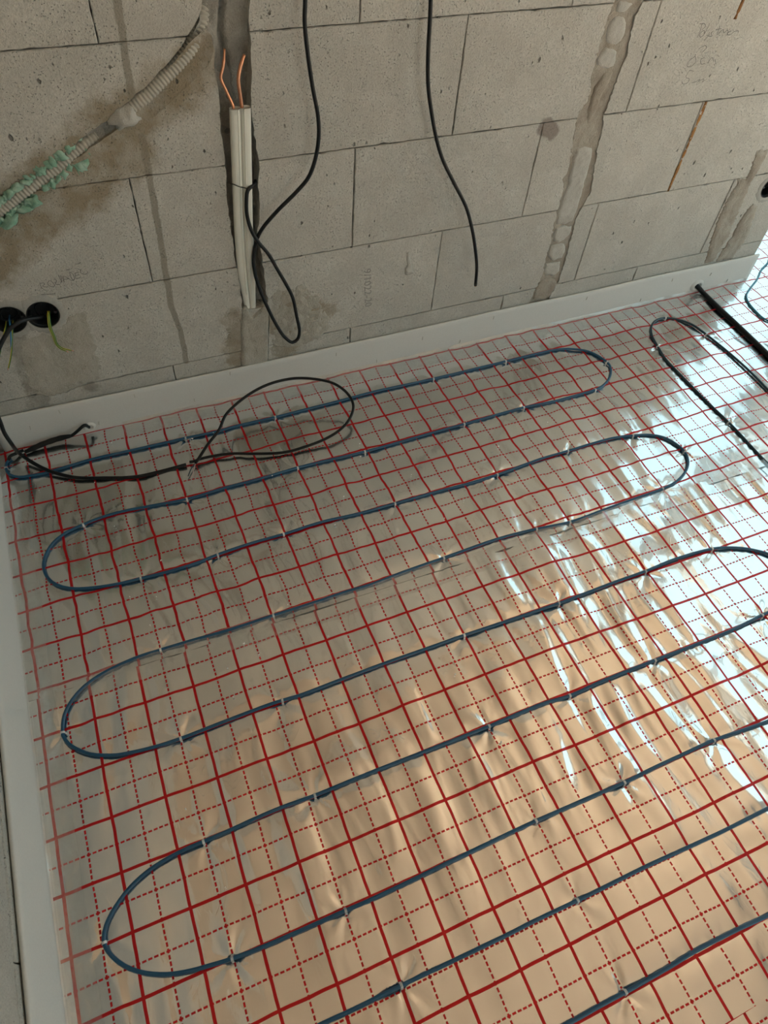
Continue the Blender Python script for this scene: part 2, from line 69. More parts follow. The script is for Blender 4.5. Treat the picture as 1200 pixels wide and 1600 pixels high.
D["warpL"]=[(-0.0021,-0.3033,0.003,0.0006),(0.097,-0.3045,0.0021,0.0004),(0.1951,-0.3055,0.0002,0.0003),(0.2948,-0.3075,-0.0,-0.0008),(0.3939,-0.3093,-0.0009,-0.0015),(0.494,-0.3111,-0.0008,-0.0023),(0.5921,-0.3123,-0.0028,-0.0026),(0.294,-0.5071,0.0011,-0.0003),(0.3938,-0.5096,0.0009,-0.0019),(0.4934,-0.5102,0.0005,-0.0015),(0.5929,-0.5122,0.0,-0.0025),(0.7925,-0.5128,-0.0004,-0.0011),(0.8931,-0.5135,0.0002,-0.0009),(0.992,-0.5159,-0.0009,-0.0023),(1.0931,-0.5175,0.0003,-0.0029),(0.098,-0.4031,0.0041,0.0017),(0.1959,-0.4074,0.002,-0.0016),(0.2953,-0.4075,0.0014,-0.0007),(0.3955,-0.4093,0.0016,-0.0015),(0.4943,-0.4106,0.0005,-0.0019),(0.5942,-0.4105,0.0003,-0.0008),(-0.0024,-0.2022,0.0018,0.0017),(0.0973,-0.2037,0.0015,0.0011),(0.197,-0.2062,0.0012,-0.0004),(-0.003,-0.1037,0.0002,0.0002),(0.0978,-0.1043,0.0009,0.0006),(0.1945,-0.1049,-0.0023,0.0009),(0.7927,-0.1071,-0.0041,0.0046),(0.8914,-0.1087,-0.0054,0.0039),(-0.0019,-0.0041,0.0003,-0.0002),(0.0976,-0.0017,-0.0002,0.0031),(0.1979,-0.0049,0.0001,0.0009),(-0.0028,0.0991,-0.0015,0.003),(0.0981,0.0962,-0.0007,0.001),(0.197,0.0953,-0.0018,0.0012),(0.4969,0.0968,-0.0019,0.0056),(0.5942,0.0941,-0.0046,0.0039),(0.6946,0.0984,-0.0041,0.0091),(0.7949,0.0955,-0.0038,0.0072),(0.8927,0.0979,-0.0061,0.0105),(0.9912,0.095,-0.0075,0.0086),(0.6924,-0.6117,0.0005,-0.001),(0.7923,-0.6125,0.0004,-0.0009),(0.8913,-0.6146,-0.0006,-0.002),(0.9929,-0.6161,0.001,-0.0025),(1.0912,-0.6182,-0.0007,-0.0036),(1.1948,-0.6188,0.0029,-0.0033)]

# ---------------------------------------------------------------- camera
cam_d = bpy.data.cameras.new('camera'); cam = bpy.data.objects.new('camera', cam_d); COL.objects.link(cam)
m4 = Matrix(CAM_ROT).to_4x4(); m4.translation = CAM_LOC
cam.matrix_world = m4
cam_d.sensor_fit = 'HORIZONTAL'; cam_d.sensor_width = 36.0
cam_d.lens = F_PX / 1200.0 * 36.0
cam_d.clip_start = 0.02; cam_d.clip_end = 100
scene.camera = cam
# ---------------------------------------------------------------- light
world = bpy.data.worlds.new('sky'); scene.world = world; world.use_nodes = True
bgn = world.node_tree.nodes['Background']
bgn.inputs['Color'].default_value = (0.60, 0.88, 0.95, 1); bgn.inputs['Strength'].default_value = 1.0
sun_d = bpy.data.lights.new('sun', 'SUN'); sun = bpy.data.objects.new('sun', sun_d); COL.objects.link(sun)
sun_d.energy = 19.0; sun_d.angle = 0.01; sun_d.color = (1.0, 0.86, 0.70)
sun.rotation_euler = Vector((0.05, 0.75, -0.95)).to_track_quat('-Z', 'Y').to_euler()
RX = 3.05         # window wall
WINS = [(-0.75, 0.88, 0.02, 2.50), (0.98, 2.75, 0.02, 2.50)]
for (ya, yb, za, zb) in WINS:
    l = bpy.data.lights.new('window_daylight', 'AREA'); lo = bpy.data.objects.new('window_daylight', l); COL.objects.link(lo)
    l.shape = 'RECTANGLE'; l.size = zb - za; l.size_y = yb - ya
    lo.location = (RX + 0.28, (ya + yb) / 2, (za + zb) / 2); lo.rotation_euler = (0, math.pi / 2, 0)
    l.cycles.is_portal = True
FILL_WIN = (1.1, 2.9, 0.35, 2.40)      # unseen opening added behind the viewer as fill light for the block wall
l = bpy.data.lights.new('window_daylight', 'AREA'); lo = bpy.data.objects.new('window_daylight', l); COL.objects.link(lo)  # portal of the added fill opening
l.shape = 'RECTANGLE'; l.size = FILL_WIN[1] - FILL_WIN[0]; l.size_y = FILL_WIN[3] - FILL_WIN[2]
lo.location = ((FILL_WIN[0] + FILL_WIN[1]) / 2, -3.29, (FILL_WIN[2] + FILL_WIN[3]) / 2); lo.rotation_euler = (math.pi / 2, 0, 0)
l.cycles.is_portal = True
scene.view_settings.view_transform = 'Standard'
try: scene.view_settings.look = 'None'
except Exception: pass
scene.view_settings.gamma = 1.0
scene.view_settings.use_curve_mapping = False
scene.view_settings.exposure = 0.92
scene.cycles.max_bounces = 6; scene.cycles.diffuse_bounces = 3; scene.cycles.glossy_bounces = 4; scene.cycles.transmission_bounces = 2

# ---------------------------------------------------------------- helpers
def tag(o, label=None, cat=None, group=None, kind=None):
    if label: o['label'] = label
    if cat: o['category'] = cat
    if group: o['group'] = group
    if kind: o['kind'] = kind
    return o
def link(name, me, mat=None, parent=None):
    o = bpy.data.objects.new(name, me); COL.objects.link(o)
    if mat is not None and me is not None and not len(me.materials): me.materials.append(mat)
    if parent is not None: o.parent = parent
    return o
def empty(name, loc=(0, 0, 0), rz=0.0):
    o = bpy.data.objects.new(name, None); COL.objects.link(o); o.location = loc; o.rotation_euler = (0, 0, rz)
    o.empty_display_size = 0.05
    return o
def mesh(name, vs, fs, smooth=False):
    me = bpy.data.meshes.new(name); me.from_pydata([tuple(v) for v in vs], [], fs); me.update()
    if smooth: me.polygons.foreach_set('use_smooth', [True] * len(me.polygons))
    return me
def box_mesh(name, a, b):
    x0, y0, z0 = a; x1, y1, z1 = b
    v = [(x0,y0,z0),(x1,y0,z0),(x1,y1,z0),(x0,y1,z0),(x0,y0,z1),(x1,y0,z1),(x1,y1,z1),(x0,y1,z1)]
    f = [(0,3,2,1),(4,5,6,7),(0,1,5,4),(1,2,6,5),(2,3,7,6),(3,0,4,7)]
    return mesh(name, v, f)
def crom(pts, step=0.008):
    P = [Vector(p) for p in pts]
    P = [P[0] * 2 - P[1]] + P + [P[-1] * 2 - P[-2]]
    out = []
    for i in range(1, len(P) - 2):
        a, b, c, d = P[i-1:i+3]
        L = (c - b).length; n = max(2, int(L / step))
        # centripetal parameterisation
        t0 = 0; t1 = t0 + max(1e-6, (b-a).length) ** .5; t2 = t1 + max(1e-6, L) ** .5; t3 = t2 + max(1e-6, (d-c).length) ** .5
        for k in range(n):
            t = t1 + (t2 - t1) * k / n
            A1 = a * ((t1-t)/(t1-t0)) + b * ((t-t0)/(t1-t0)); A2 = b * ((t2-t)/(t2-t1)) + c * ((t-t1)/(t2-t1)); A3 = c * ((t3-t)/(t3-t2)) + d * ((t-t2)/(t3-t2))
            B1 = A1 * ((t2-t)/(t2-t0)) + A2 * ((t-t0)/(t2-t0)); B2 = A2 * ((t3-t)/(t3-t1)) + A3 * ((t-t1)/(t3-t1))
            out.append(B1 * ((t2-t)/(t2-t1)) + B2 * ((t-t1)/(t2-t1)))
    out.append(P[-2].copy())
    return out
def tube(name, path, rad, sides=10, caps=True, flat=1.0):
    """rad: float or list; round tube along a path"""
    n = len(path); vs = []; fs = []
    T = []
    for i in range(n):
        a = path[max(0, i-1)]; b = path[min(n-1, i+1)]; t = (b - a)
        T.append(t.normalized() if t.length > 1e-9 else Vector((1, 0, 0)))
    up = Vector((0, 0, 1))
    if abs(T[0].dot(up)) > .9: up = Vector((0, 1, 0))
    N = (up - T[0] * up.dot(T[0])).normalized()
    for i in range(n):
        N = (N - T[i] * N.dot(T[i])).normalized(); B = T[i].cross(N)
        r = rad[i] if isinstance(rad, (list, tuple)) else rad
        for k in range(sides):
            a = 2 * math.pi * k / sides
            vs.append(path[i] + N * (r * math.cos(a) * flat) + B * (r * math.sin(a)))
    for i in range(n - 1):
        for k in range(sides):
            a = i * sides + k; b = i * sides + (k + 1) % sides
            fs.append((a, b, b + sides, a + sides))
    if caps:
        fs.append(tuple(range(sides - 1, -1, -1))); fs.append(tuple(range((n-1) * sides, n * sides)))
    return mesh(name, vs, fs, True)
def V3(l, z=None): return [Vector((*p, z)) if z is not None else Vector(p) for p in l]

# numpy gradient noise
_rng = np.random.RandomState(3); _perm = _rng.permutation(4096); _ang = _rng.rand(4096) * 2 * np.pi
def gn(x, y, seed=0):
    x = np.asarray(x, float); y = np.asarray(y, float)
    xi = np.floor(x).astype(int); yi = np.floor(y).astype(int); xf = x - xi; yf = y - yi
    def g(ix, iy, fx, fy):
        h = _ang[_perm[(_perm[(ix + seed * 131) & 4095] + iy + seed * 57) & 4095]]
        return np.cos(h) * fx + np.sin(h) * fy
    u = xf**3 * (xf * (xf * 6 - 15) + 10); v = yf**3 * (yf * (yf * 6 - 15) + 10)
    a = g(xi, yi, xf, yf); b = g(xi+1, yi, xf-1, yf); c = g(xi, yi+1, xf, yf-1); d = g(xi+1, yi+1, xf-1, yf-1)
    return (a + (b - a) * u) + ((c + (d - c) * u) - (a + (b - a) * u)) * v

# ---------------------------------------------------------------- materials
class NT:
    def __init__(s, name):
        s.m = bpy.data.materials.new(name); s.m.use_nodes = True; s.t = s.m.node_tree
        s.b = s.t.nodes['Principled BSDF']; s.out = s.t.nodes['Material Output']
    def n(s, typ, **kw):
        nd = s.t.nodes.new(typ)
        for k, v in kw.items(): setattr(nd, k, v)
        return nd
    def l(s, a, b): s.t.links.new(a, b)
    def math(s, op, a, b=None, clamp=False):
        nd = s.n('ShaderNodeMath', operation=op); nd.use_clamp = clamp
        for i, v in enumerate((a, b)):
            if v is None: continue
            if isinstance(v, (int, float)): nd.inputs[i].default_value = v
            else: s.l(v, nd.inputs[i])
        return nd.outputs[0]
    def vmath(s, op, a, b=None):
        nd = s.n('ShaderNodeVectorMath', operation=op)
        for i, v in enumerate((a, b)):
            if v is None: continue
            if isinstance(v, (tuple, list)): nd.inputs[i].default_value = v
            else: s.l(v, nd.inputs[i])
        return nd
    def noise(s, vec, scale, detail=3, rough=.55, dist=0):
        nd = s.n('ShaderNodeTexNoise'); nd.inputs['Scale'].default_value = scale; nd.inputs['Detail'].default_value = detail
        nd.inputs['Roughness'].default_value = rough; nd.inputs['Distortion'].default_value = dist
        if vec is not None: s.l(vec, nd.inputs['Vector'])
        return nd
    def ramp(s, fac, a, b, lo=0.0, hi=1.0):
        nd = s.n('ShaderNodeMapRange'); nd.inputs[1].default_value = a; nd.inputs[2].default_value = b
        nd.inputs[3].default_value = lo; nd.inputs[4].default_value = hi; s.l(fac, nd.inputs[0]); return nd.outputs[0]
    def mix(s, fac, a, b):
        nd = s.n('ShaderNodeMix', data_type='RGBA')
        for sock, v in ((nd.inputs[0], fac), (nd.inputs[6], a), (nd.inputs[7], b)):
            if isinstance(v, (int, float)): sock.default_value = v
            elif isinstance(v, tuple): sock.default_value = (*v, 1)
            else: s.l(v, sock)
        return nd.outputs[2]
    def bump(s, h, strength=.3, dist=.001, normal=None):
        nd = s.n('ShaderNodeBump'); nd.inputs['Strength'].default_value = strength; nd.inputs['Distance'].default_value = dist
        s.l(h, nd.inputs['Height'])
        if normal is not None: s.l(normal, nd.inputs['Normal'])
        return nd.outputs[0]
    def set(s, **kw):
        for k, v in kw.items():
            i = s.b.inputs[k.replace('_', ' ')]
            if isinstance(v, tuple): i.default_value = (*v, 1)
            elif isinstance(v, (int, float)): i.default_value = v
            else: s.l(v, i)
        return s.m
def plain(name, col, rough=.5, metal=0, nscale=120, var=.12, bump=.15, bdist=.0006, coat=0, spec=.5):
    t = NT(name); tc = t.n('ShaderNodeNewGeometry').outputs['Position']
    f = t.noise(tc, nscale, 3).outputs[0]
    c = t.mix(f, tuple(v * (1 - var) for v in col), tuple(min(1, v * (1 + var)) for v in col))
    t.set(Base_Color=c, Roughness=rough, Metallic=metal, Coat_Weight=coat, Specular_IOR_Level=spec)
    if bump: t.set(Normal=t.bump(f, bump, bdist))
    return t.m

def seg_dist(t, pos, a, b):
    """distance of a wall point to a wall segment (x,z)"""
    A = (a[0], 0, a[1]); AB = (b[0]-a[0], 0, b[1]-a[1]); L2 = AB[0]**2 + AB[2]**2
    pa = t.vmath('SUBTRACT', pos, A).outputs[0]
    h = t.math('DIVIDE', t.vmath('DOT_PRODUCT', pa, AB).outputs['Value'], L2, True)
    sc = t.n('ShaderNodeVectorMath', operation='SCALE'); sc.inputs[0].default_value = AB; t.l(h, sc.inputs['Scale'])
    return t.vmath('LENGTH', t.vmath('SUBTRACT', pa, sc.outputs[0]).outputs[0]).outputs['Value']
def block_material(name, stains):
    t = NT(name); pos = t.n('ShaderNodeNewGeometry').outputs['Position']
    flat = t.vmath('MULTIPLY', pos, (1, 0 if stains else 1, 1)).outputs[0]
    big = t.noise(pos, 3.0, 4).outputs[0]; fine = t.noise(pos, 260, 4, .7).outputs[0]; mid = t.noise(pos, 28, 4, .6).outputs[0]
    rnd = t.n('ShaderNodeObjectInfo').outputs['Random']
    col = t.mix(big, (.58, .54, .475), (.68, .64, .575))
    col = t.mix(t.ramp(rnd, 0, 1, 0, .35), col, (.46, .44, .40))
    col = t.mix(t.ramp(mid, .35, .75, 0, .40), col, (.74, .705, .65))
    blot = t.noise(pos, 9, 5, .7).outputs[0]
    col = t.mix(t.ramp(blot, .42, .62, .28, 0), col, (.40, .365, .315))
    col = t.mix(t.ramp(fine, .32, .6, .38, 0), col, (.30, .28, .245))
    # pores of the aerated concrete: sparse dark pits, stretched a little
    sv = t.vmath('MULTIPLY', pos, (1.0, 1.0, .6)).outputs[0]
    vo = t.n('ShaderNodeTexVoronoi'); vo.inputs['Scale'].default_value = 62; t.l(t.vmath('ADD', sv, t.vmath('MULTIPLY', t.noise(pos, 90, 2).outputs['Color'], (.006, .006, .006)).outputs[0]).outputs[0], vo.inputs['Vector'])
    sepc = t.n('ShaderNodeSeparateColor'); t.l(vo.outputs['Color'], sepc.inputs[0])
    gate = t.ramp(sepc.outputs[0], .05, 1.0, .0, .24)
    gate = t.math('MULTIPLY', gate, t.ramp(mid, .36, .55, .4, 1))
    pore = t.math('MULTIPLY', t.ramp(t.math('SUBTRACT', vo.outputs['Distance'], gate), -.04, .04, 1, 0), t.ramp(sepc.outputs[1], .25, .35))
    pore = t.math('MULTIPLY', pore, t.math('GREATER_THAN', gate, .035))
    vo2 = t.n('ShaderNodeTexVoronoi'); vo2.inputs['Scale'].default_value = 190; t.l(pos, vo2.inputs['Vector'])
    pore2 = t.math('MULTIPLY', t.ramp(vo2.outputs['Distance'], .10, .26, 1, 0), t.ramp(mid, .40, .60, .1, .75))
    # rough mortar wash and drips that were smeared over the blocks
    scr = t.noise(t.vmath('MULTIPLY', pos, (1, 1, .14)).outputs[0], 120, 3, .6).outputs[0]
    h = t.math('ADD', t.math('MULTIPLY', fine, .7), t.math('ADD', t.math('MULTIPLY', mid, .9), t.math('MULTIPLY', scr, .15)))
    col = t.mix(t.ramp(scr, .60, .80, 0, .22), col, (.36, .34, .31))
    if stains:
        wv = t.noise(flat, 22, 5, .65).outputs['Color']; wv2 = t.vmath('SUBTRACT', wv, (.5, .5, .5)).outputs[0]
        sn = t.noise(flat, 14, 4, .6).outputs[0]
        def stain(lines, w, soft, warp, colr, amt, nlo=.30, nhi=.55):
            nonlocal col
            p = t.vmath('ADD', flat, t.vmath('MULTIPLY', wv2, (warp, 0, warp)).outputs[0]).outputs[0]
            d = None
            for ln in lines:
                for a, b in zip(ln[:-1], ln[1:]):
                    e = seg_dist(t, p, a, b); d = e if d is None else t.math('MINIMUM', d, e)
            k = t.ramp(d, w, w - soft, 0, amt)
            k = t.math('MULTIPLY', k, t.ramp(sn, nlo, nhi, .25, 1))
            col = t.mix(k, col, colr); return k
        stain(D['st_wash'], .062, .03, .10, (.30, .235, .15), .85)
        stain(D['st_drip'], .0085, .003, .012, (.27, .235, .18), .75, .1, .3)
        stain(D['st_box'], .030, .012, .07, (.26, .225, .18), .75)
        stain(D['st_chase'], .036, .012, .10, (.34, .28, .20), .85)
        stain(D['st_tri'], .026, .006, .03, (.27, .22, .19), .85, 0, .2)
    col = t.mix(t.math('MULTIPLY', pore, .85), col, (.12, .11, .095))
    col = t.mix(pore2, col, (.24, .22, .20))
    h = t.math('SUBTRACT', h, t.math('ADD', t.math('MULTIPLY', pore, 1.6), pore2))
    t.set(Base_Color=col, Roughness=.92, Specular_IOR_Level=.2, Normal=t.bump(h, 1.0, .0042))
    return t.m
def rough_material(name, c1, c2, scale=18, bump=.6, dist=.004, c3=None):
    t = NT(name); pos = t.n('ShaderNodeNewGeometry').outputs['Position']
    a = t.noise(pos, scale, 5, .65, .4).outputs[0]; b = t.noise(pos, scale * 14, 4, .6).outputs[0]
    col = t.mix(t.ramp(a, .3, .7), c1, c2)
    if c3: col = t.mix(t.ramp(t.noise(pos, scale * .5, 3).outputs[0], .5, .68, 0, .8), col, c3)
    col = t.mix(t.ramp(b, .35, .75, .3, 0), col, tuple(v * .55 for v in c1))
    t.set(Base_Color=col, Roughness=.93, Specular_IOR_Level=.2, Normal=t.bump(t.math('ADD', a, t.math('MULTIPLY', b, .35)), bump, dist))
    return t.m
def foil_material(name, wob, sharp, r0):
    t = NT(name); uv = t.n('ShaderNodeUVMap', uv_map='print').outputs[0]
    pos = t.n('ShaderNodeNewGeometry').outputs['Position']
    nz = t.vmath('SUBTRACT', t.noise(uv, 13, 2).outputs['Color'], (.5, .5, .5)).outputs[0]
    uvw = t.vmath('ADD', uv, t.vmath('MULTIPLY', nz, (wob, wob, 0)).outputs[0]).outputs[0]
    s = t.n('ShaderNodeSeparateXYZ'); t.l(uvw, s.inputs[0])
    def lines(c, other):
        f = t.math('FRACT', t.math('ADD', t.math('MULTIPLY', c, 10.0), 100.5))
        ds = t.math('ABSOLUTE', t.math('SUBTRACT', f, .5))
        solid = t.ramp(ds, .025, .031, 1, 0)
        f2 = t.math('FRACT', t.math('ADD', t.math('MULTIPLY', c, 10.0), 100.0))
        dd = t.ramp(t.math('ABSOLUTE', t.math('SUBTRACT', f2, .5)), .0145, .0195, 1, 0)
        da = t.math('FRACT', t.math('ADD', t.math('MULTIPLY', other, 100.0), 1000.35))
        dash = t.math('MULTIPLY', t.ramp(da, .0, .06), t.ramp(da, .70, .76, 1, 0))
        return t.math('MAXIMUM', solid, t.math('MULTIPLY', dd, dash))
    mask = t.math('MAXIMUM', lines(s.outputs[0], s.outputs[1]), lines(s.outputs[1], s.outputs[0]))
    # film creases: fine relief of the foil itself
    av = t.vmath('MULTIPLY', pos, (1.0, .45, 1.0)).outputs[0]
    n1 = t.noise(av, 13, 4, .5, .6).outputs[0]
    n2 = t.noise(pos, 55, 3, .55, .8).outputs[0]
    ridge = t.math('ABSOLUTE', t.math('SUBTRACT', t.noise(av, 24, 2, .5, 1.2).outputs[0], .5))
    hgt = t.math('ADD', t.math('MULTIPLY', n1, 1.0), t.math('ADD', t.math('MULTIPLY', n2, .14), t.math('MULTIPLY', t.ramp(ridge, 0, .06, 1, 0), .10)))
    nrm = t.bump(hgt, .32, .0012)
    dust = t.noise(pos, 7, 3, .6).outputs[0]
    t.set(Base_Color=t.mix(t.ramp(dust, .35, .7), (.72, .72, .71), (.80, .805, .795)), Metallic=1.0, Roughness=t.ramp(dust, .3, .75, r0, r0 + .08), Normal=nrm,
          Coat_Weight=.3, Coat_Roughness=.06, Coat_IOR=1.45)
    pr = t.n('ShaderNodeBsdfPrincipled')
    pr.inputs['Base Color'].default_value = (.50, .005, .009, 1); pr.inputs['Roughness'].default_value = .35; pr.inputs['Metallic'].default_value = .3; pr.inputs['Specular IOR Level'].default_value = .3
    pr.inputs['Coat Weight'].default_value = .15; pr.inputs['Coat Roughness'].default_value = .08; t.l(nrm, pr.inputs['Normal'])
    gl = t.n('ShaderNodeBsdfPrincipled'); gl.inputs['Metallic'].default_value = 1; gl.inputs['Roughness'].default_value = .07
    gl.inputs['Base Color'].default_value = (.76, .765, .755, 1); t.l(nrm, gl.inputs['Normal'])
    m0 = t.n('ShaderNodeMixShader'); m0.inputs[0].default_value = sharp; t.l(t.b.outputs[0], m0.inputs[1]); t.l(gl.outputs[0], m0.inputs[2])
    mx = t.n('ShaderNodeMixShader'); t.l(mask, mx.inputs[0]); t.l(m0.outputs[0], mx.inputs[1]); t.l(pr.outputs[0], mx.inputs[2])
    t.l(mx.outputs[0], t.out.inputs['Surface'])
    return t.m
def film_material(name, op, col, rough, metal=0.0, bmp=.003):
    t = NT(name); pos = t.n('ShaderNodeNewGeometry').outputs['Position']
    n = t.noise(pos, 60, 4, .6, 1.0).outputs[0]
    t.set(Base_Color=col, Roughness=rough, Metallic=metal, Normal=t.bump(n, .5, bmp), Coat_Weight=.5, Coat_Roughness=.05)
    tr = t.n('ShaderNodeBsdfTransparent'); mx = t.n('ShaderNodeMixShader')
    t.l(t.ramp(n, .35, .75, op * .6, op * 1.5), mx.inputs[0]); t.l(tr.outputs[0], mx.inputs[1]); t.l(t.b.outputs[0], mx.inputs[2]); t.l(mx.outputs[0], t.out.inputs['Surface'])
    return t.m
M = {}
M['block'] = block_material('aerated_concrete', True)
M['block_side'] = block_material('aerated_concrete_plain', False)
M['joint'] = plain('joint_mortar', (.20, .19, .17), .95)
M['mortar'] = rough_material('brown_mortar', (.38, .325, .26), (.50, .455, .39), 22, 1.0, .007, (.31, .25, .20))
M['plaster'] = rough_material('grey_plaster', (.40, .375, .335), (.50, .475, .43), 12, .5, .004)
M['smear'] = rough_material('light_mortar_smear', (.44, .395, .325), (.56, .52, .45), 20, 1.0, .007)
M['infill'] = rough_material('infill_concrete', (.47, .44, .39), (.58, .555, .505), 26, .9, .004)
M['lining'] = rough_material('chase_lining', (.30, .275, .24), (.44, .41, .36), 22, .9, .008)
M['rust'] = rough_material('rust_mortar', (.33, .13, .035), (.50, .30, .12), 60, .8, .003, (.10, .04, .02))
M['foam_strip'] = plain('white_pe_foam', (.66, .637, .60), .75, 0, 240, .05, .35, .0008)
M['foil_a'] = foil_material('foil_upper', .012, .32, .20)
M['foil_b'] = foil_material('foil_lower', .004, .46, .17)
M['flap'] = film_material('milky_film', .24, (.86, .85, .81), .15, .6, .0015)
M['tape'] = film_material('clear_tape', .22, (.93, .93, .92), .12, .85, .0008)
M['stamp'] = plain('stamp_pits', (.33, .31, .28), .9)
M['crumb'] = plain('plaster_crumb', (.85, .85, .83), .8)
M['blue'] = plain('blue_cable_sheath', (.006, .075, .155), .42, 0, 60, .15, .05, .0003, .2)
M['dark_blue'] = plain('dark_blue_sheath', (.006, .030, .050), .4, 0, 60, .15, .05, .0003, .2)
M['pale_blue'] = plain('pale_blue_sheath', (.05, .22, .32), .4)
M['black'] = plain('black_sheath', (.005, .005, .0055), .42, 0, 90, .3, .05, .0003, 0, .3)
M['shrink'] = plain('black_shrink_sleeve', (.006, .006, .006), .45, 0, 60, .3, .1, .0006, 0, .3)
M['white_pvc'] = plain('cream_pvc', (.74, .71, .62), .38, 0, 40, .06, .1, .0005)
M['copper'] = plain('copper', (.72, .33, .19), .30, 1, 150, .2, .1, .0004)
M['steel'] = plain('tie_wire', (.10, .09, .075), .5, .8)
M['conduit'] = plain('beige_conduit', (.44, .40, .335), .6, 0, 50, .2, .1, .0006)
M['foam'] = rough_material('green_foam', (.22, .40, .28), (.40, .58, .45), 70, .5, .003, (.52, .66, .55))
M['box'] = plain('black_box_plastic', (.018, .017, .016), .45)
M['yellow'] = plain('yellow_insulation', (.55, .47, .05), .4); M['green'] = plain('green_insulation', (.03, .17, .05), .4)
M['wire_blue'] = plain('blue_insulation', (.05, .22, .42), .4); M['pinkish'] = plain('bare_strand', (.62, .42, .38), .4, .5)
M['pencil'] = plain('pencil', (.16, .15, .14), .8)
M['clip'] = film_material('clear_clip', .75, (.80, .82, .82), .2)
M['tan'] = plain('tan_ceiling_board', (.625, .51, .40), .85, 0, 9, .10, 0)
M['wallplain'] = plain('plain_wall', (.52, .50, .46), .9, 0, 12, .06, .2, .003)
M['concrete'] = plain('concrete_floor', (.36, .35, .33), .9, 0, 20, .1, .3, .003)
M['ground'] = plain('sunlit_terrace', (.50, .44, .36), .95, 0, 6, .1, 0)
M['frame'] = plain('window_frame', (.72, .72, .70), .5, 0, 30, .03, 0)
# ---------------------------------------------------------------- room shell
W = 0.918; WALL_END = 2.505; CEIL = 2.6; BD = 0.045
def xb(y): return -0.0195 + 0.002 * y        # foot of the left edge strip
def xw(y): return xb(y) - 0.026             # face of the left wall
fl = link('floor', box_mesh('floor', (-0.35, -3.3, -0.2), (RX + .3, 3.1, -0.012)), M['concrete']); tag(fl, kind='structure')
ce = link('ceiling', box_mesh('ceiling', (-0.35, -3.3, CEIL), (RX + .3, 3.1, CEIL + .2)), M['tan']); tag(ce, kind='structure')
wn = link('wall_far', box_mesh('wall_far', (1.4, 2.9, -.012), (RX + .3, 3.1, CEIL)), M['wallplain']); tag(wn, kind='structure')
wi = link('wall_hall', box_mesh('wall_hall', (1.2, W + .25, -.012), (1.4, 3.1, CEIL)), M['wallplain']); tag(wi, kind='structure')
# right wall with two tall openings
ycuts = [-3.1, WINS[0][0], WINS[0][1], WINS[1][0], WINS[1][1], 2.9]
bm = bmesh.new()
def addbox(bm, a, b):
    x0, y0, z0 = a; x1, y1, z1 = b
    v = [bm.verts.new(p) for p in [(x0,y0,z0),(x1,y0,z0),(x1,y1,z0),(x0,y1,z0),(x0,y0,z1),(x1,y0,z1),(x1,y1,z1),(x0,y1,z1)]]
    for f in [(0,3,2,1),(4,5,6,7),(0,1,5,4),(1,2,6,5),(2,3,7,6),(3,0,4,7)]: bm.faces.new([v[i] for i in f])
def bm_link(name, bm, mat, parent=None, smooth=False):
    me = bpy.data.meshes.new(name); bm.to_mesh(me); bm.free()
    if smooth: me.polygons.foreach_set('use_smooth', [True] * len(me.polygons))
    return link(name, me, mat, parent)
a_, b_, c_, d_ = FILL_WIN  # front wall is left open for the added fill light
for q in (((-.35, -3.3, -.012), (a_, -3.1, CEIL)), ((b_, -3.3, -.012), (RX + .3, -3.1, CEIL)), ((a_, -3.3, -.012), (b_, -3.1, c_)), ((a_, -3.3, d_), (b_, -3.1, CEIL))): addbox(bm, *q)
wf = bm_link('wall_front', bm, M['wallplain']); tag(wf, kind='structure')
bm = bmesh.new()
for i in (0, 2, 4): addbox(bm, (RX, ycuts[i], -.012), (RX + .3, ycuts[i+1], CEIL))
for (ya, yb, za, zb) in WINS:
    addbox(bm, (RX, ya, zb), (RX + .3, yb, CEIL)); addbox(bm, (RX, ya, -.012), (RX + .3, yb, za))
wr = bm_link('wall_right', bm, M['wallplain']); tag(wr, kind='structure')
for i, (ya, yb, za, zb) in enumerate(WINS):
    bm = bmesh.new(); t = .06
    addbox(bm, (RX+.12, ya, za), (RX+.19, ya+t, zb)); addbox(bm, (RX+.12, yb-t, za), (RX+.19, yb, zb))
    addbox(bm, (RX+.12, ya+t, za), (RX+.19, yb-t, za+t)); addbox(bm, (RX+.12, ya+t, zb-t), (RX+.19, yb-t, zb))
    ym = (ya + yb) / 2; addbox(bm, (RX+.12, ym-.04, za+t), (RX+.19, ym+.04, zb-t))
    o = bm_link('window_%d' % (i+1), bm, M['frame']); tag(o, kind='structure')
bm = bmesh.new(); t = .06
addbox(bm, (a_, -3.24, c_), (a_+t, -3.17, d_)); addbox(bm, (b_-t, -3.24, c_), (b_, -3.17, d_)); addbox(bm, (a_+t, -3.24, c_), (b_-t, -3.17, c_+t)); addbox(bm, (a_+t, -3.24, d_-t), (b_-t, -3.17, d_)); addbox(bm, ((a_+b_)/2-.04, -3.24, c_+t), ((a_+b_)/2+.04, -3.17, d_-t))
fill_frame = bm_link('window_3', bm, M['frame']); tag(fill_frame, kind='structure')  # frame around the added, unseen fill opening
gr = link('ground_outside', box_mesh('ground_outside', (RX + .3, -14, -.4), (RX + 16, 16, -.15)), M['ground']); tag(gr, kind='structure')

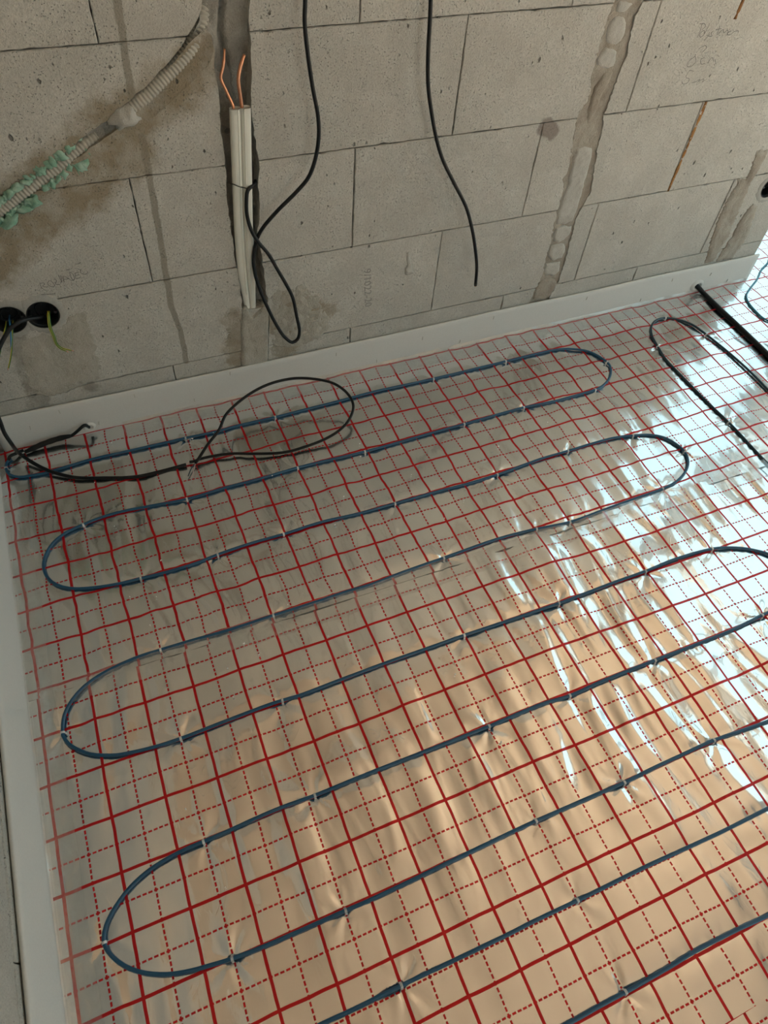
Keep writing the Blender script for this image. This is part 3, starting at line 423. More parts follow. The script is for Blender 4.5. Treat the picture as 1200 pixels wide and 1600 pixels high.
# ---------------------------------------------------------------- masonry
def jitter_loop(corners, step, amp, seed):
    """subdivide a closed polygon and nibble its edges"""
    r = random.Random(seed); out = []
    n = len(corners)
    for i in range(n):
        a = corners[i]; b = corners[(i+1) % n]; L = math.hypot(b[0]-a[0], b[1]-a[1]); k = max(1, int(L / step))
        nx, ny = -(b[1]-a[1]) / L, (b[0]-a[0]) / L
        for j in range(k):
            t = j / k; d = 0 if j == 0 else amp * (r.random() - .25) * (3.0 if r.random() < .07 else 1.0)
            out.append((a[0] + (b[0]-a[0]) * t + nx * d, a[1] + (b[1]-a[1]) * t + ny * d))
    return out
def block_mesh(name, u0, u1, z0, z1, y0, depth, seed, tilt=0.0, step=.016, amp=.0016):
    loop = jitter_loop([(u0, z0), (u1, z0), (u1, z1), (u0, z1)], step, amp, seed)
    cx, cz = (u0+u1)/2, (z0+z1)/2
    def inset(p, d): return (p[0] - math.copysign(min(d, abs(p[0]-cx)), p[0]-cx) * (1 if abs(abs(p[0]-cx)-(u1-u0)/2) < .006 else 0), p[1] - math.copysign(d, p[1]-cz) * (1 if abs(abs(p[1]-cz)-(z1-z0)/2) < .006 else 0))
    n = len(loop); vs = []
    for p in loop: q = inset(p, .0016); vs.append((q[0], y0 + tilt * (q[0]-cx), q[1]))
    for p in loop: vs.append((p[0], y0 + .0018, p[1]))
    for p in loop: vs.append((p[0], y0 + depth, p[1]))
    fs = [tuple(range(n))]
    for i in range(n):
        j = (i + 1) % n
        fs.append((j, i, i + n, j + n)); fs.append((j + n, i + n, i + 2*n, j + 2*n))
    fs.append(tuple(range(3*n - 1, 2*n - 1, -1)))
    return mesh(name, vs, fs)
def prism(name, poly, ya, yb):
    n = len(poly); vs = [(p[0], ya, p[1]) for p in poly] + [(p[0], yb, p[1]) for p in poly]
    area = sum(poly[i][0]*poly[(i+1)%n][1] - poly[(i+1)%n][0]*poly[i][1] for i in range(n))
    fs = [tuple(range(n)), tuple(range(2*n-1, n-1, -1))] + [((i+1)%n, i, i+n, (i+1)%n+n) for i in range(n)]
    if area < 0: fs = [tuple(reversed(f)) for f in fs]
    return link('cutter', mesh(name, vs, fs))
def rough_poly(poly, step=.010, amp=.0035, seed=1):
    r = random.Random(seed); out = []; n = len(poly)
    for i in range(n):
        a, b = poly[i], poly[(i+1) % n]; L = math.hypot(b[0]-a[0], b[1]-a[1]); k = max(1, int(L/step))
        for j in range(k):
            t = j / k; out.append((a[0]+(b[0]-a[0])*t + (r.random()-.5)*amp, a[1]+(b[1]-a[1])*t + (r.random()-.5)*amp))
    return out
def circle_poly(c, rad, n=28): return [(c[0] + rad*math.cos(2*math.pi*k/n), c[1] + rad*math.sin(2*math.pi*k/n)) for k in range(n)]
BOX_R = 0.0345
chV = rough_poly(D['chaseV'], .012, .004, 1); chD = rough_poly(D['chaseD'], .012, .004, 2)
p3 = rough_poly(D['patch3'], .007, .006, 3); plug = D['plug']; p4 = [rough_poly(q, .006, .007, 4 + i) for i, q in enumerate(D['patch4'])]
scoop = rough_poly(D['scoop'], .012, .002, 9)
cut_specs = [(chV, W-.05, W+.06), (chD, W-.05, W+.06), (p3, W-.05, W+.012), (scoop, W-.05, W+.009), (plug, W-.05, W+.02)]
for c in D['boxes']: cut_specs.append((circle_poly(c, BOX_R + .0006), W-.05, W+.06))
cutters = []
for k, (poly, ya, yb) in enumerate(cut_specs):
    c = prism('cutter', poly, ya, yb)
    xs = [p[0] for p in poly]; zs = [p[1] for p in poly]
    cutters.append((c, min(xs), max(xs), min(zs), max(zs)))
wb = link('wall_back', box_mesh('wall_back', (-0.06, W + BD, -.012), (WALL_END - .002, W + .25, CEIL)), M['joint'])
tag(wb, kind='structure')
ZC = [-.012, .155, .409, .656, .900, 1.147, 1.393, 1.640, 1.887, 2.133, 2.380, CEIL]
to_cut = []
for c in range(len(ZC) - 1):
    z0, z1 = ZC[c], ZC[c+1]
    off = {0: .466, 1: .219, 2: .464, 3: .209, 4: .465}.get(c, .215 if c % 2 else .465)
    js = [-.06] + [off + .5025 * k for k in range(-1, 6) if -.03 < off + .5025 * k < WALL_END - .06 and not (c == 1 and k == 0)] + [WALL_END]
    for i in range(len(js) - 1):
        r = random.Random(c * 31 + i)
        g = .0005 + .0005 * r.random(); gz = .0004 + .0005 * r.random()
        me = block_mesh('block', js[i] + (g if i else 0), js[i+1] - (g if i < len(js)-2 else 0), z0 + gz, z1 - gz, W + (r.random()-.5) * .0016, BD - .001, c*97+i, (r.random()-.5) * .004,
                        .016 if c < 5 else .08)
        o = link('block', me, M['block'] if c < 5 else M['block_side'], wb)
        hit = [k for k in cutters if k[1] < js[i+1] and k[2] > js[i] and k[3] < z1 and k[4] > z0]
        if hit: to_cut.append((o, hit))
for o, hit in to_cut:
    for k in hit:
        md = o.modifiers.new('cut', 'BOOLEAN'); md.operation = 'DIFFERENCE'; md.object = k[0]; md.solver = 'EXACT'
dg = bpy.context.evaluated_depsgraph_get()
done = []
for o, hit in to_cut: done.append((o, bpy.data.meshes.new_from_object(o.evaluated_get(dg), depsgraph=dg)))
for o, me in done:
    o.modifiers.clear(); me.materials.clear(); me.materials.append(M['block']); o.data = me; me.name = 'block'
for k in cutters: bpy.data.objects.remove(k[0])

def relief(name, poly, yfun, mat, parent, res=.006, skirt=None, local=True):
    """irregular plaster surface filling a wall polygon (x,z); yfun(x,z,edge)->y"""
    P = [Vector(p) for p in poly]; n = len(P)
    xs = [p.x for p in P]; zs = [p.y for p in P]
    pts = list(P); r = random.Random(len(poly))
    def inside(q):
        c = False; j = n - 1
        for i in range(n):
            if (P[i].y > q[1]) != (P[j].y > q[1]) and q[0] < (P[j].x-P[i].x)*(q[1]-P[i].y)/(P[j].y-P[i].y)+P[i].x: c = not c
            j = i
        return c
    def ed(q):
        b = 9
        for i in range(n):
            a, d = P[i], P[(i+1) % n] - P[i]; L = d.length_squared
            if L < 1e-12: continue
            t = max(0, min(1, ((q[0]-a.x)*d.x + (q[1]-a.y)*d.y) / L)); b = min(b, math.hypot(q[0]-a.x-d.x*t, q[1]-a.y-d.y*t))
        return b
    E = [0.0] * n; x = min(xs)
    while x < max(xs):
        z = min(zs)
        while z < max(zs):
            q = (x + (r.random()-.5)*res*.6, z + (r.random()-.5)*res*.6)
            if inside(q):
                e = ed(q)
                if e > res * .4: pts.append(Vector(q)); E.append(e)
            z += res
        x += res
    vo, _, fo, vo_orig, _, _ = delaunay_2d_cdt(pts, [(i, (i+1) % n) for i in range(n)], [], 1, 1e-6)
    vs = [(v.x, yfun(v.x, v.y, E[og[0]] if og else 0.0), v.y) for v, og in zip(vo, vo_orig)]
    fs = []
    for f in fo:
        a, b, c = [vo[i] for i in f[:3]]
        ccw = (b.x-a.x)*(c.y-a.y) - (b.y-a.y)*(c.x-a.x) > 0
        fs.append(tuple(f) if ccw else tuple(reversed(f)))
    if skirt is not None:   # close the rim back to the wall
        cnt = {}
        for f in fs:
            for i in range(len(f)): cnt[(f[i], f[(i+1) % len(f)])] = 1
        rim = [e for e in cnt if (e[1], e[0]) not in cnt]; mp = {}
        for e in rim:
            for v in e:
                if v not in mp: mp[v] = len(vs); vs.append((vs[v][0], skirt, vs[v][2]))
        for a, b in rim: fs.append((b, a, mp[a], mp[b]))
    return link(name, mesh(name, vs, fs, True), mat, parent)
def nz(x, z, s, o=0.0): return noise.noise(Vector((x * s, o, z * s)))
def fbm(x, z, s, o=0.0): return nz(x, z, s, o) + .5 * nz(x, z, s*2.1, o+3) + .25 * nz(x, z, s*4.3, o+7)
# raw chase floors
CRK = [(.698, .945), (.6935, .915), (.690, .895), (.694, .86), (.699, .82), (.700, .775)]
def crack(x, z):
    d = 9
    for (a, b), (c, e_) in zip(CRK[:-1], CRK[1:]):
        t = max(0, min(1, ((x-a)*(c-a)+(z-b)*(e_-b)) / ((c-a)**2+(e_-b)**2))); d = min(d, math.hypot(x-a-(c-a)*t, z-b-(e_-b)*t))
    return d
relief('chase_lining', chV, lambda x, z, e: .022 * math.exp(-(crack(x, z) / .0055) ** 2) + W + .041 - .026 * max(0, min(1, (z - .83) / .06)) * (1 - min(1, max(0, (x-.70)/.03))*.3) + .009 * fbm(x, z, 26) - .012 * math.exp(-(e / .007) ** 2) * (.6 + nz(x, z, 60)), M['lining'], wb, .0042)
relief('chase_lining', chD, lambda x, z, e: W + .021 + .026 * max(0, min(1, (z - .79) / .03)) + .005 * fbm(x, z, 22, 2) - .012 * math.exp(-(e / .009) ** 2), M['lining'], wb, .007)
relief('chase_scoop', scoop, lambda x, z, e: W + .0075 * min(1, e / .02) + .0012 * fbm(x, z, 30, 5), M['block'], wb, .006)
# filled chase on the right with pieces of block pushed into the mortar
relief('mortar_fill', p3, lambda x, z, e: W + .004 + .0030 * fbm(x, z, 46, 1) - .0035 * math.exp(-(e / .004) ** 2) * (nz(x, z, 30, 4) + .2), M['mortar'], wb, .006, W + .012)
for i, s in enumerate(D['stones']):
    mt = M['mortar'] if i in (3, 8) else M['infill']
    relief('infill_stone', rough_poly(s, .008, .002, 20 + i), lambda x, z, e: W + .0055 - .0065 * min(1, e / .006) ** .6 + .0013 * fbm(x, z, 75, i), mt, wb, .005, W + .011)
for i, q in enumerate(p4):
    relief('mortar_smear', q, lambda x, z, e: W - .0006 - .004 * min(1, e / .012) - .0022 * fbm(x * 1.6, z * .6, 40, 8) * min(1, e / .006), M['mortar'], wb, .006, W + .002)
relief('mortar_smear', rough_poly(D['smearL'], .008, .009, 60), lambda x, z, e: W - .0002 - .0012 * min(1, e / .02) - .0016 * fbm(x * 1.8, z * .6, 36, 12) * min(1, e / .01), M['smear'], wb, .005, W + .002)
relief('mortar_smear', rough_poly(D['smearC'], .008, .009, 61), lambda x, z, e: W - .0002 - .0016 * min(1, e / .015) - .0030 * fbm(x, z, 60, 15) * min(1, e / .01), M['smear'], wb, .0045, W + .002)
relief('chase_plug', rough_poly(plug, .01, .003, 30), lambda x, z, e: W + .002 - .007 * min(1, e / .006) * (1 if z < .275 else .5) + .0026 * fbm(x, z, 40, 3) - .006 * max(0, 1 - abs(z - .288) / .012), M['smear'], wb, .0045, W + .02)
relief('plaster_lump', rough_poly(D['lump'], .008, .003, 31), lambda x, z, e: W + .004 - .020 * min(1, e / .016) ** .6 + .005 * fbm(x, z, 50, 3), M['infill'], wb, .0045, W + .03)
relief('mortar_blob', rough_poly(D['stamp2'], .006, .0015, 32), lambda x, z, e: W - .0005 - .003 * min(1, e / .004) + .0018 * fbm(x, z, 90, 3), M['infill'], wb, .003, W + .002)
# mortar collars round the wall boxes
for i, c in enumerate(D['boxes'][:3]):
    o = circle_poly((c[0], c[1]), BOX_R + .0035, 40); rr = random.Random(i)
    vs = []; fs = []
    for k in range(40):
        a = 2 * math.pi * k / 40; ro = BOX_R + .012 + .010 * rr.random(); ri = BOX_R + .0005
        while ro > BOX_R + .0012 and any(j != i and math.hypot(c[0]+ro*math.cos(a)-q[0], c[1]+ro*math.sin(a)-q[1]) < BOX_R + .001 for j, q in enumerate(D['boxes'])): ro -= .001
        for rad_, yy in ((ri, W - .0005), ((ri + ro) / 2, W - .0022 - .001 * rr.random()), (ro, W + .0008)): vs.append((c[0] + rad_ * math.cos(a), yy, c[1] + rad_ * math.sin(a)))
    for k in range(40):
        j = (k + 1) % 40
        for q in range(2): fs.append((k*3+q, k*3+q+1, j*3+q+1, j*3+q))
    link('box_collar', mesh('box_collar', vs, fs, True), M['plaster'], wb)
# rust-coloured joint and mark
def strip_wall(name, pl, w, mat, y=W - .0006, n=26, thick=.002):
    a, b = Vector(pl[0]), Vector(pl[-1]); d = (b - a).normalized(); nn = Vector((-d.y, d.x)); r = random.Random(5); L = []; Rr = []
    for k in range(n + 1):
        c = a + (b - a) * k / n; ww = w * (.55 + .7 * r.random()); L.append(c + nn * ww); Rr.append(c - nn * ww)
    relief(name, [tuple(p) for p in L] + [tuple(p) for p in reversed(Rr)], lambda x, z, e: y + .0008 * nz(x, z, 120), mat, wb, .004, W + .002)
strip_wall('rust_joint', D['rust'], .0046, M['rust']); strip_wall('rust_mark', D['rust2'], .0045, M['rust'], n=8)
# pencil notes and the stamp pressed into a block
def strokes(name, ls, rad, mat):
    vs = []; fs = []
    for s in ls:
        if len(s) < 2: continue
        path = crom([(p[0], W - .0007, p[1]) for p in s], .0015)
        base = len(vs); n = len(path)
        for i, p in enumerate(path):
            t = path[min(n-1, i+1)] - path[max(0, i-1)]; t.normalize(); nn = Vector((-t.z, 0, t.x)) * rad
            vs += [p + nn, p + Vector((0, -.0003, 0)), p - nn]
        for i in range(n - 1):
            for q in range(2): fs.append((base+i*3+q, base+i*3+q+1, base+i*3+q+4, base+i*3+q+3))
    return link(name, mesh(name, vs, fs), mat, wb)
tag(strokes('pencil_writing', D['pencil1'], .00055, M['pencil']), 'pencil word on the block above the left wall boxes')
for k in ('pencil2', 'pencil3', 'pencil4'): strokes('pencil_writing', D[k], .0006, M['pencil'])
def text_mesh(name, body, size, loc, rot, mat, parent, extrude=.0004):
    cu = bpy.data.curves.new(name, 'FONT'); cu.body = body; cu.size = size; cu.extrude = extrude; cu.align_x = 'CENTER'; cu.align_y = 'CENTER'; cu.resolution_u = 2
    o = bpy.data.objects.new(name, cu); COL.objects.link(o); o.location = loc; o.rotation_euler = rot
    bpy.context.view_layer.update()
    g = bpy.context.evaluated_depsgraph_get(); me = bpy.data.meshes.new_from_object(o.evaluated_get(g)); me.transform(o.matrix_world); bpy.data.objects.remove(o)
    me.name = name; me.materials.clear(); return link(name, me, mat, parent)
s0, s1 = D['stamp'][0], D['stamp'][1]
text_mesh('stamped_code', '9/1022-20', .030, ((s0[0]+s1[0])/2, W - .0006, (s0[1]+s1[1])/2), (math.pi/2, math.atan2(s0[1]-s1[1], s1[0]-s0[0]), 0), M['stamp'], wb)

# left wall
ang = math.pi / 2 - math.atan(.002)
wlft = link('wall_left', box_mesh('wall_left', (-3.3, BD, -.012), (1.3, .25, CEIL)), M['joint'])
wlft.location = (xw(0), 0, 0); wlft.rotation_euler = (0, 0, ang); tag(wlft, kind='structure')
ZL = [-.012, .142, .392, .640, .885] + ZC[5:]
for c in range(len(ZL) - 1):
    off = -.303 if c % 2 == 0 else -.06
    js = [-3.2] + [off + .5025 * k for k in range(-6, 4) if -3.1 < off + .5025 * k < .85] + [.93]
    for i in range(len(js) - 1):
        r = random.Random(c * 17 + i + 900)
        me = block_mesh('block', js[i] + .0011, js[i+1] - .0011, ZL[c] + .001, ZL[c+1] - .001, (r.random()-.5) * .001, BD - .001, c*53+i+7, 0, .016 if c < 2 else .08)
        link('block', me, M['block_side'], wlft)

# ---------------------------------------------------------------- wall boxes with their wires
for i, c in enumerate(D['boxes']):
    e = empty('junction_box', (c[0], W, c[1]))
    tag(e, ['black round wall box holding wires, right one of the left pair', 'black round wall box at the left photo edge with a blue wire', 'black round wall box at the right end of the block wall'][i], 'junction box', 'round wall boxes')
    N = 32; vs = []; fs = []
    prof = [(BOX_R + .001, -.0012), (BOX_R - .0012, -.0012), (BOX_R - .0012, .006), (BOX_R - .002, .0065), (BOX_R - .002, .040), (BOX_R*.5, .0405), (.0005, .0405)]
    for k in range(N):
        a = 2*math.pi*k/N
        for (rr, yy) in prof: vs.append((rr*math.cos(a), yy, rr*math.sin(a)))
    m_ = len(prof)
    for k in range(N):
        j = (k+1) % N
        for q in range(m_-1): fs.append((k*m_+q, k*m_+q+1, j*m_+q+1, j*m_+q))
    link('cup', mesh('cup', vs, fs, False), M['box'], e)
    for s in (-1, 1):
        bm = bmesh.new(); bmesh.ops.create_cone(bm, cap_ends=True, segments=12, radius1=.0035, radius2=.0035, depth=.02, matrix=Matrix.Translation((s*.027, .012, 0)) @ Matrix.Rotation(math.pi/2, 4, 'X'))
        bm_link('screw_post', bm, M['box'], e)
    rr = random.Random(40 + i)
    path = crom([Vector((.020*math.cos(a*1.3+i)*(.7+.3*rr.random()), .020+.012*rr.random(), .018*math.sin(a*1.3+i)*(.7+.3*rr.random()))) for a in range(9)], .004)
    link('coiled_wire', tube('coiled_wire', path, .0016, 6), M['black'], e)
def bicolor(path, r, la, mats, name):
    e = empty(name, tuple(path[0]))
    inv = -path[0]
    pp = [p + inv for p in path]
    link('insulation', tube('insulation', pp, r, 8), mats[0], e)
    # second-colour stripe of the earth wire
    st = [p + Vector((r*.55, -r*.65, 0)) for p in pp]
    if mats[1]: link('stripe', tube('stripe', st, r*.6, 6), mats[1], e)
    tip = [pp[-1], pp[-1] + (pp[-1]-pp[-4]).normalized() * .006]
    link('bare_tip', tube('bare_tip', [tip[0], (tip[0]+tip[1])/2, tip[1]], r*.55, 6), M['copper'], e)
    return e
wr_ = D['wires']
tag(bicolor(crom(wr_['yg1'], .004), .0016, 0, (M['yellow'], M['green']), 'earth_wire'), 'yellow-green wire from the right-hand left wall box, lower of the two tips', 'wire', 'wires hanging from the left wall boxes')
tag(bicolor(crom(wr_['yg1b'], .004), .0016, 0, (M['yellow'], M['green']), 'earth_wire'), 'yellow-green wire from the right-hand left wall box, tip reaching furthest right', 'wire', 'wires hanging from the left wall boxes')
tag(bicolor(crom(wr_['bl'], .004), .0018, 0, (M['wire_blue'], None), 'neutral_wire'), 'light blue wire hanging from the leftmost wall box', 'wire', 'wires hanging from the left wall boxes')
tag(bicolor(crom(wr_['yg2'], .004), .0016, 0, (M['yellow'], M['green']), 'earth_wire'), 'yellow-green wire hanging down beside the light blue wire', 'wire', 'wires hanging from the left wall boxes')
tag(bicolor(crom(wr_['yg3'], .004), .0016, 0, (M['yellow'], M['green']), 'earth_wire'), 'yellow-green wire at the very left edge of the photo', 'wire', 'wires hanging from the left wall boxes')

# ---------------------------------------------------------------- cables in the chase
def flat_cable():
    path = crom(D['flat'], .012); w = D['flat_w'][0] / 2
    e = empty('flat_cable', tuple(path[-1])); inv = -Vector(path[-1])
    n = len(path)
    for s in (-1, 1):
        vs = []; fs = []; K = 14
        for i, p in enumerate(path):
            wi_ = w * (1 - .42 * max(0, (i/(n-1)) - .72) / .28)
            for k in range(K):
                a = 2*math.pi*k/K; sx = math.copysign(abs(math.cos(a))**.75, math.cos(a)); sy = math.copysign(abs(math.sin(a))**.75, math.sin(a))
                vs.append(Vector(p) + inv + Vector((s*wi_*.5 + wi_*.52*sx, .0085*sy, 0)))
        for i in range(n-1):
            for k in range(K): fs.append((i*K+k, i*K+(k+1)%K, (i+1)*K+(k+1)%K, (i+1)*K+k))
        fs.append(tuple(range(K))); fs.append(tuple(range(n*K-1, (n-1)*K-1, -1)))
        me = mesh('sheath', vs, fs, True); link('sheath', me, M['white_pvc'], e)
        # raised rib along the sheath
        rib = [Vector(p) + inv + Vector((s*w*.30, -.0082, 0)) for p in path[:int(n*.85)]]
        link('sheath_rib', tube('sheath_rib', rib, .0012, 6), M['white_pvc'], e)
    for k, r in (('cuL', .0030), ('cuR', .0036)):
        pp = [Vector(p) + inv for p in crom(D[k], .005)]
        tag(link('conductor', tube('conductor', pp, [r*(1 if i < len(pp)-3 else .8) for i in range(len(pp))], 10), M['copper'], e), 'bare bent copper conductor')
    return e
tag(flat_cable(), 'cream flat twin cable with two bare copper ends standing in the wall chase', 'cable')
tag(link('tie_wire', tube('tie_wire', crom(D['tie'], .003), .0012, 6), M['steel']), 'thin dark tie wire wrapped round the cream flat cable', 'wire')
def path_obj(name, pts, r, mat, sides=10, step=.008):
    path = crom(pts, step); o0 = path[-1].copy(); me = tube(name, [p - o0 for p in path], r, sides)
    o = link(name, me, mat); o.location = o0; return o
tag(path_obj('hanging_cable', D['hangA'], .0044, M['black'], 12), 'black cable hanging down the wall and looping beside the cream flat cable', 'cable')
e = empty('hanging_cable', tuple(D['hangB'][-1])); inv = -Vector(D['hangB'][-1])
link('sheath', tube('sheath', [p + inv for p in crom(D['hangB'], .008)], .0045, 12), M['black'], e)
pe = [Vector((0, 0, .001)), Vector((0, 0, -.0015)), Vector((0, 0, -.003))]
link('core_end', tube('core_end', pe, .0024, 8), M['copper'], e)
tag(e, 'black cable hanging free against the wall, cut off above the white strip', 'cable')

# ---------------------------------------------------------------- corrugated conduit and foam in the diagonal chase
def corrugated(name, pts, r, mat, pitch=.0042, parent=None, amp=.12):
    path = crom(pts, pitch / 4)
    # even spacing
    L = [0]
    for a, b in zip(path[:-1], path[1:]): L.append(L[-1] + (b-a).length)
    n = int(L[-1] / (pitch / 4)); out = []; j = 0
    for k in range(n + 1):
        s = L[-1] * k / n
        while j < len(L) - 2 and L[j+1] < s: j += 1
        t = (s - L[j]) / max(1e-9, L[j+1]-L[j]); out.append(path[j].lerp(path[j+1], t))
    o0 = out[-1].copy()
    rad = [r * (1 + amp * (1, .3, -1, .3)[k % 4]) for k in range(n + 1)]
    o = link(name, tube(name, [p - o0 for p in out], rad, 12), mat, parent); o.location = o0; return o
tag(corrugated('corrugated_conduit', D['conA'], .0130, M['conduit'], .0075), 'beige corrugated conduit curving up the chase above the plaster lump', 'conduit', 'corrugated conduits in the wall')
tag(corrugated('corrugated_conduit', D['conB'], .0115, M['conduit'], .0075), 'beige corrugated conduit half buried in green foam at the left edge', 'conduit', 'corrugated conduits in the wall')
bm = bmesh.new(); r = random.Random(12); cp = crom(D['conB'], .0055); n = len(cp)
dirv = (cp[-1] - cp[0]).normalized(); side = Vector((-dirv.z, 0, dirv.x))
if side.z > 0: side = -side            # side points downhill
for i in range(5, n - 1):
    for s in (-1, 1):
        if r.random() < .18: continue
        big = .0035 + .0045 * r.random(); out = .0125 + .004 * r.random()
        if s > 0 and r.random() < .30: big *= 1.7; out += .008
        c = cp[i] + side * s * out + Vector((0, -.002 - .007 * r.random(), 0))
        mtx = Matrix.Translation(c) @ Matrix.Rotation(r.random()*6, 4, 'Y') @ Matrix.Diagonal((1.5, .9, .7 + .5*r.random(), 1))
        rr = bmesh.ops.create_icosphere(bm, subdivisions=2, radius=big, matrix=mtx)
        for v in rr['verts']: v.co += (v.co - c) * (.75 * noise.noise(v.co * 170) + .45 * noise.noise(v.co * 420))
fo_ = bm_link('expanding_foam', bm, M['foam'], None, True)
tag(fo_, 'lumpy green expanding foam around the conduit in the diagonal chase', 'foam')
# ---------------------------------------------------------------- foil sheets
CW = {k: v for k, v in D['clips'].items()}
all_clips = np.array([p for v in CW.values() for p in v])
def dens(l, st=.02): return np.array([(p.x, p.y) for p in crom([(a[0], a[1], 0) for a in l], st)])
# off-frame continuation of the heating cable
b2, b3 = D['blue2'], D['blue3']
last = D['blue'][-1]
blue_path = D['bstart'][:-1] + D['blue'] + [(last[0]+.15, last[1]-.002), (last[0]+.26, last[1]-.012), (last[0]+.31, last[1]-.055), (last[0]+.28, last[1]-.11)] 
y7 = last[1]
print('run7 end', last, 'run8 start', b2[0], b2[-1], b3[0], b3[-1])
blue_path += [(b2[0][0]+.10, b2[0][1]+.001)] + b2 + [(b2[-1][0]-.12, b2[-1][1]+.001), (b2[-1][0]-.21, b2[-1][1]-.004), (b2[-1][0]-.27, b2[-1][1]-.03), (b2[-1][0]-.285, b2[-1][1]-.07), (b2[-1][0]-.26, b2[-1][1]-.11), (b2[-1][0]-.19, b2[-1][1]-.135)] + b3 + [(b3[-1][0]+.1, b3[-1][1]), (b3[-1][0]+.3, b3[-1][1]-.002), (b3[-1][0]+.7, b3[-1][1]-.002)]
dk = D['dark']; dark_path = [(dk[0][0]-.004, dk[0][1]-1.0), (dk[0][0]-.002, dk[0][1]-.6), (dk[0][0]+.003, dk[0][1]-.2)] + dk + [(dk[-1][0]+.002, dk[-1][1]-.2), (dk[-1][0]+.004, dk[-1][1]-.4), (dk[-1][0]+.002, dk[-1][1]-.75)]
far_path = [(D['far'][0][0]+.12, D['far'][0][1]+.09), (D['far'][0][0]+.05, D['far'][0][1]+.04)] + D['far'] + [(D['far'][-1][0]+.08, D['far'][-1][1]-.06), (D['far'][-1][0]+.16, D['far'][-1][1]-.14)]
cab = np.concatenate([dens(blue_path), dens(dark_path), dens(far_path), dens(D['tube'])])
def near(px, py, pts, cap=.12):
    """distance to the nearest of pts, computed on hashed cells"""
    d = np.full(px.shape, cap)
    for (a, b) in pts:
        m = (np.abs(px - a) < cap) & (np.abs(py - b) < cap)
        if m.any(): d[m] = np.minimum(d[m], np.hypot(px[m]-a, py[m]-b))
    return d
def seam(x): return .183 - .0125 * x
def foil_sheet(name, x0f, x1, ylo, yhi, res, mat, warp, trans, amp, seed, zoff=0.0, label=''):
    nx = int((x1 - 0) / res) + 1; ny = int(max(.02, (yhi(1.0) - ylo(1.0))) / res) + 1
    S, T = np.meshgrid(np.linspace(0, 1, nx), np.linspace(0, 1, ny))
    X = S * x1; Y = ylo(X) + (yhi(X) - ylo(X)) * T
    X = x0f(Y) + S * (x1 - x0f(Y)); Y = ylo(X) + (yhi(X) - ylo(X)) * T
    # print coordinates follow the sheet, with the small skew measured on it
    ws = np.zeros_like(X); du = np.zeros_like(X); dv = np.zeros_like(X)
    for (a, b, c, d) in warp:
        w = np.exp(-((X-a)**2 + (Y-b)**2) / (2 * .14**2)) ; ws += w; du += w*c; dv += w*d
    du /= (ws + .12); dv /= (ws + .12)
    U = X - du; Vv = Y - dv
    dx, dy, an = trans; c_, s_ = math.cos(-an), math.sin(-an)
    U, Vv = c_*(U-dx) - s_*(Vv-dy), s_*(U-dx) + c_*(Vv-dy)
    # folds run from the wall towards the viewer, crossed by softer buckles
    wx = X + .05 * gn(X*2.2, Y*2.6, seed+1) + .012 * gn(X*9, Y*7, seed+2)
    f1 = gn(wx*8.0, Y*1.5 + X*.6, seed+3); f2 = gn(wx*15 + 4, Y*2.6, seed+4); f3 = gn(X*9, Y*11, seed+5); f4 = gn(wx*26, Y*5, seed+8)
    ridge = np.maximum(0, 1 - np.abs(f2) * 5) ** 2
    gate = np.clip(gn(X*2.3, Y*2.3, seed+6) * 1.8 + .65, .15, 1.1)
    h = amp * (.75*f1 + 1.15*f2*gate + .30*f3 + .85*f4*gate + .25*ridge*gate)
    dc = near(X, Y, cab, .05)
    h = h * (1 - .62 * np.exp(-(dc/.018)**2))
    top = .0045
    h = np.where(h > 0, h, h*.8) + .0030
    h -= .0022 * np.exp(-(dc/.014)**2) * .6
    # pinches where the clips pull the film down, with creases fanning out
    for k, (a, b) in enumerate(all_clips):
        m = (np.abs(X-a) < .11) & (np.abs(Y-b) < .11)
        if not m.any(): continue
        rx, ry = X[m]-a, Y[m]-b; rr = np.hypot(rx, ry); th = np.arctan2(ry, rx); ph = (k*2.4) % 6.28
        fan = np.cos(5*th+ph) + .7*np.cos(8*th+ph*1.7) + .5*np.cos(3*th-ph)
        st = (.6 + 1.0*((k*37) % 10)/10) * (amp/.005)
        h[m] += st * (.0012*fan*np.exp(-(rr/.040)**2)*np.clip(rr/.012, 0, 1)*(1-.6*np.exp(-(dc[m]/.010)**2)) - .0022*np.exp(-(rr/.010)**2))
    Z = h + zoff
    vs = np.stack([X, Y, Z], -1).reshape(-1, 3)
    idx = np.arange(nx*ny).reshape(ny, nx)
    q = np.stack([idx[:-1, :-1], idx[:-1, 1:], idx[1:, 1:], idx[1:, :-1]], -1).reshape(-1, 4)
    me = bpy.data.meshes.new(name); nf = len(q)
    me.vertices.add(len(vs)); me.vertices.foreach_set('co', vs.ravel().astype(np.float32))
    me.loops.add(nf*4); me.loops.foreach_set('vertex_index', q.ravel().astype(np.int32))
    me.polygons.add(nf); me.polygons.foreach_set('loop_start', (np.arange(nf)*4).astype(np.int32))
    me.polygons.foreach_set('use_smooth', np.ones(nf, bool))
    me.update(calc_edges=True)
    uv = me.uv_layers.new(name='print'); UVv = np.stack([U.ravel(), Vv.ravel()], -1)[q.ravel()]
    uv.data.foreach_set('uv', UVv.ravel().astype(np.float32))
    me.validate()
    o = link(name, me, mat); tag(o, label, 'foil', 'gridded reflective foil sheets'); return o
FE = 0.905
foil_sheet('foil_sheet', lambda y: xb(y) - .004, RX - .02, lambda x: seam(x), lambda x: FE + .004 + 0*x, .0046, M['foil_a'], D['warpU'], (0, 0, 0), .0050, 1, .0, 'silver foil sheet with red grid lines lying along the block wall')
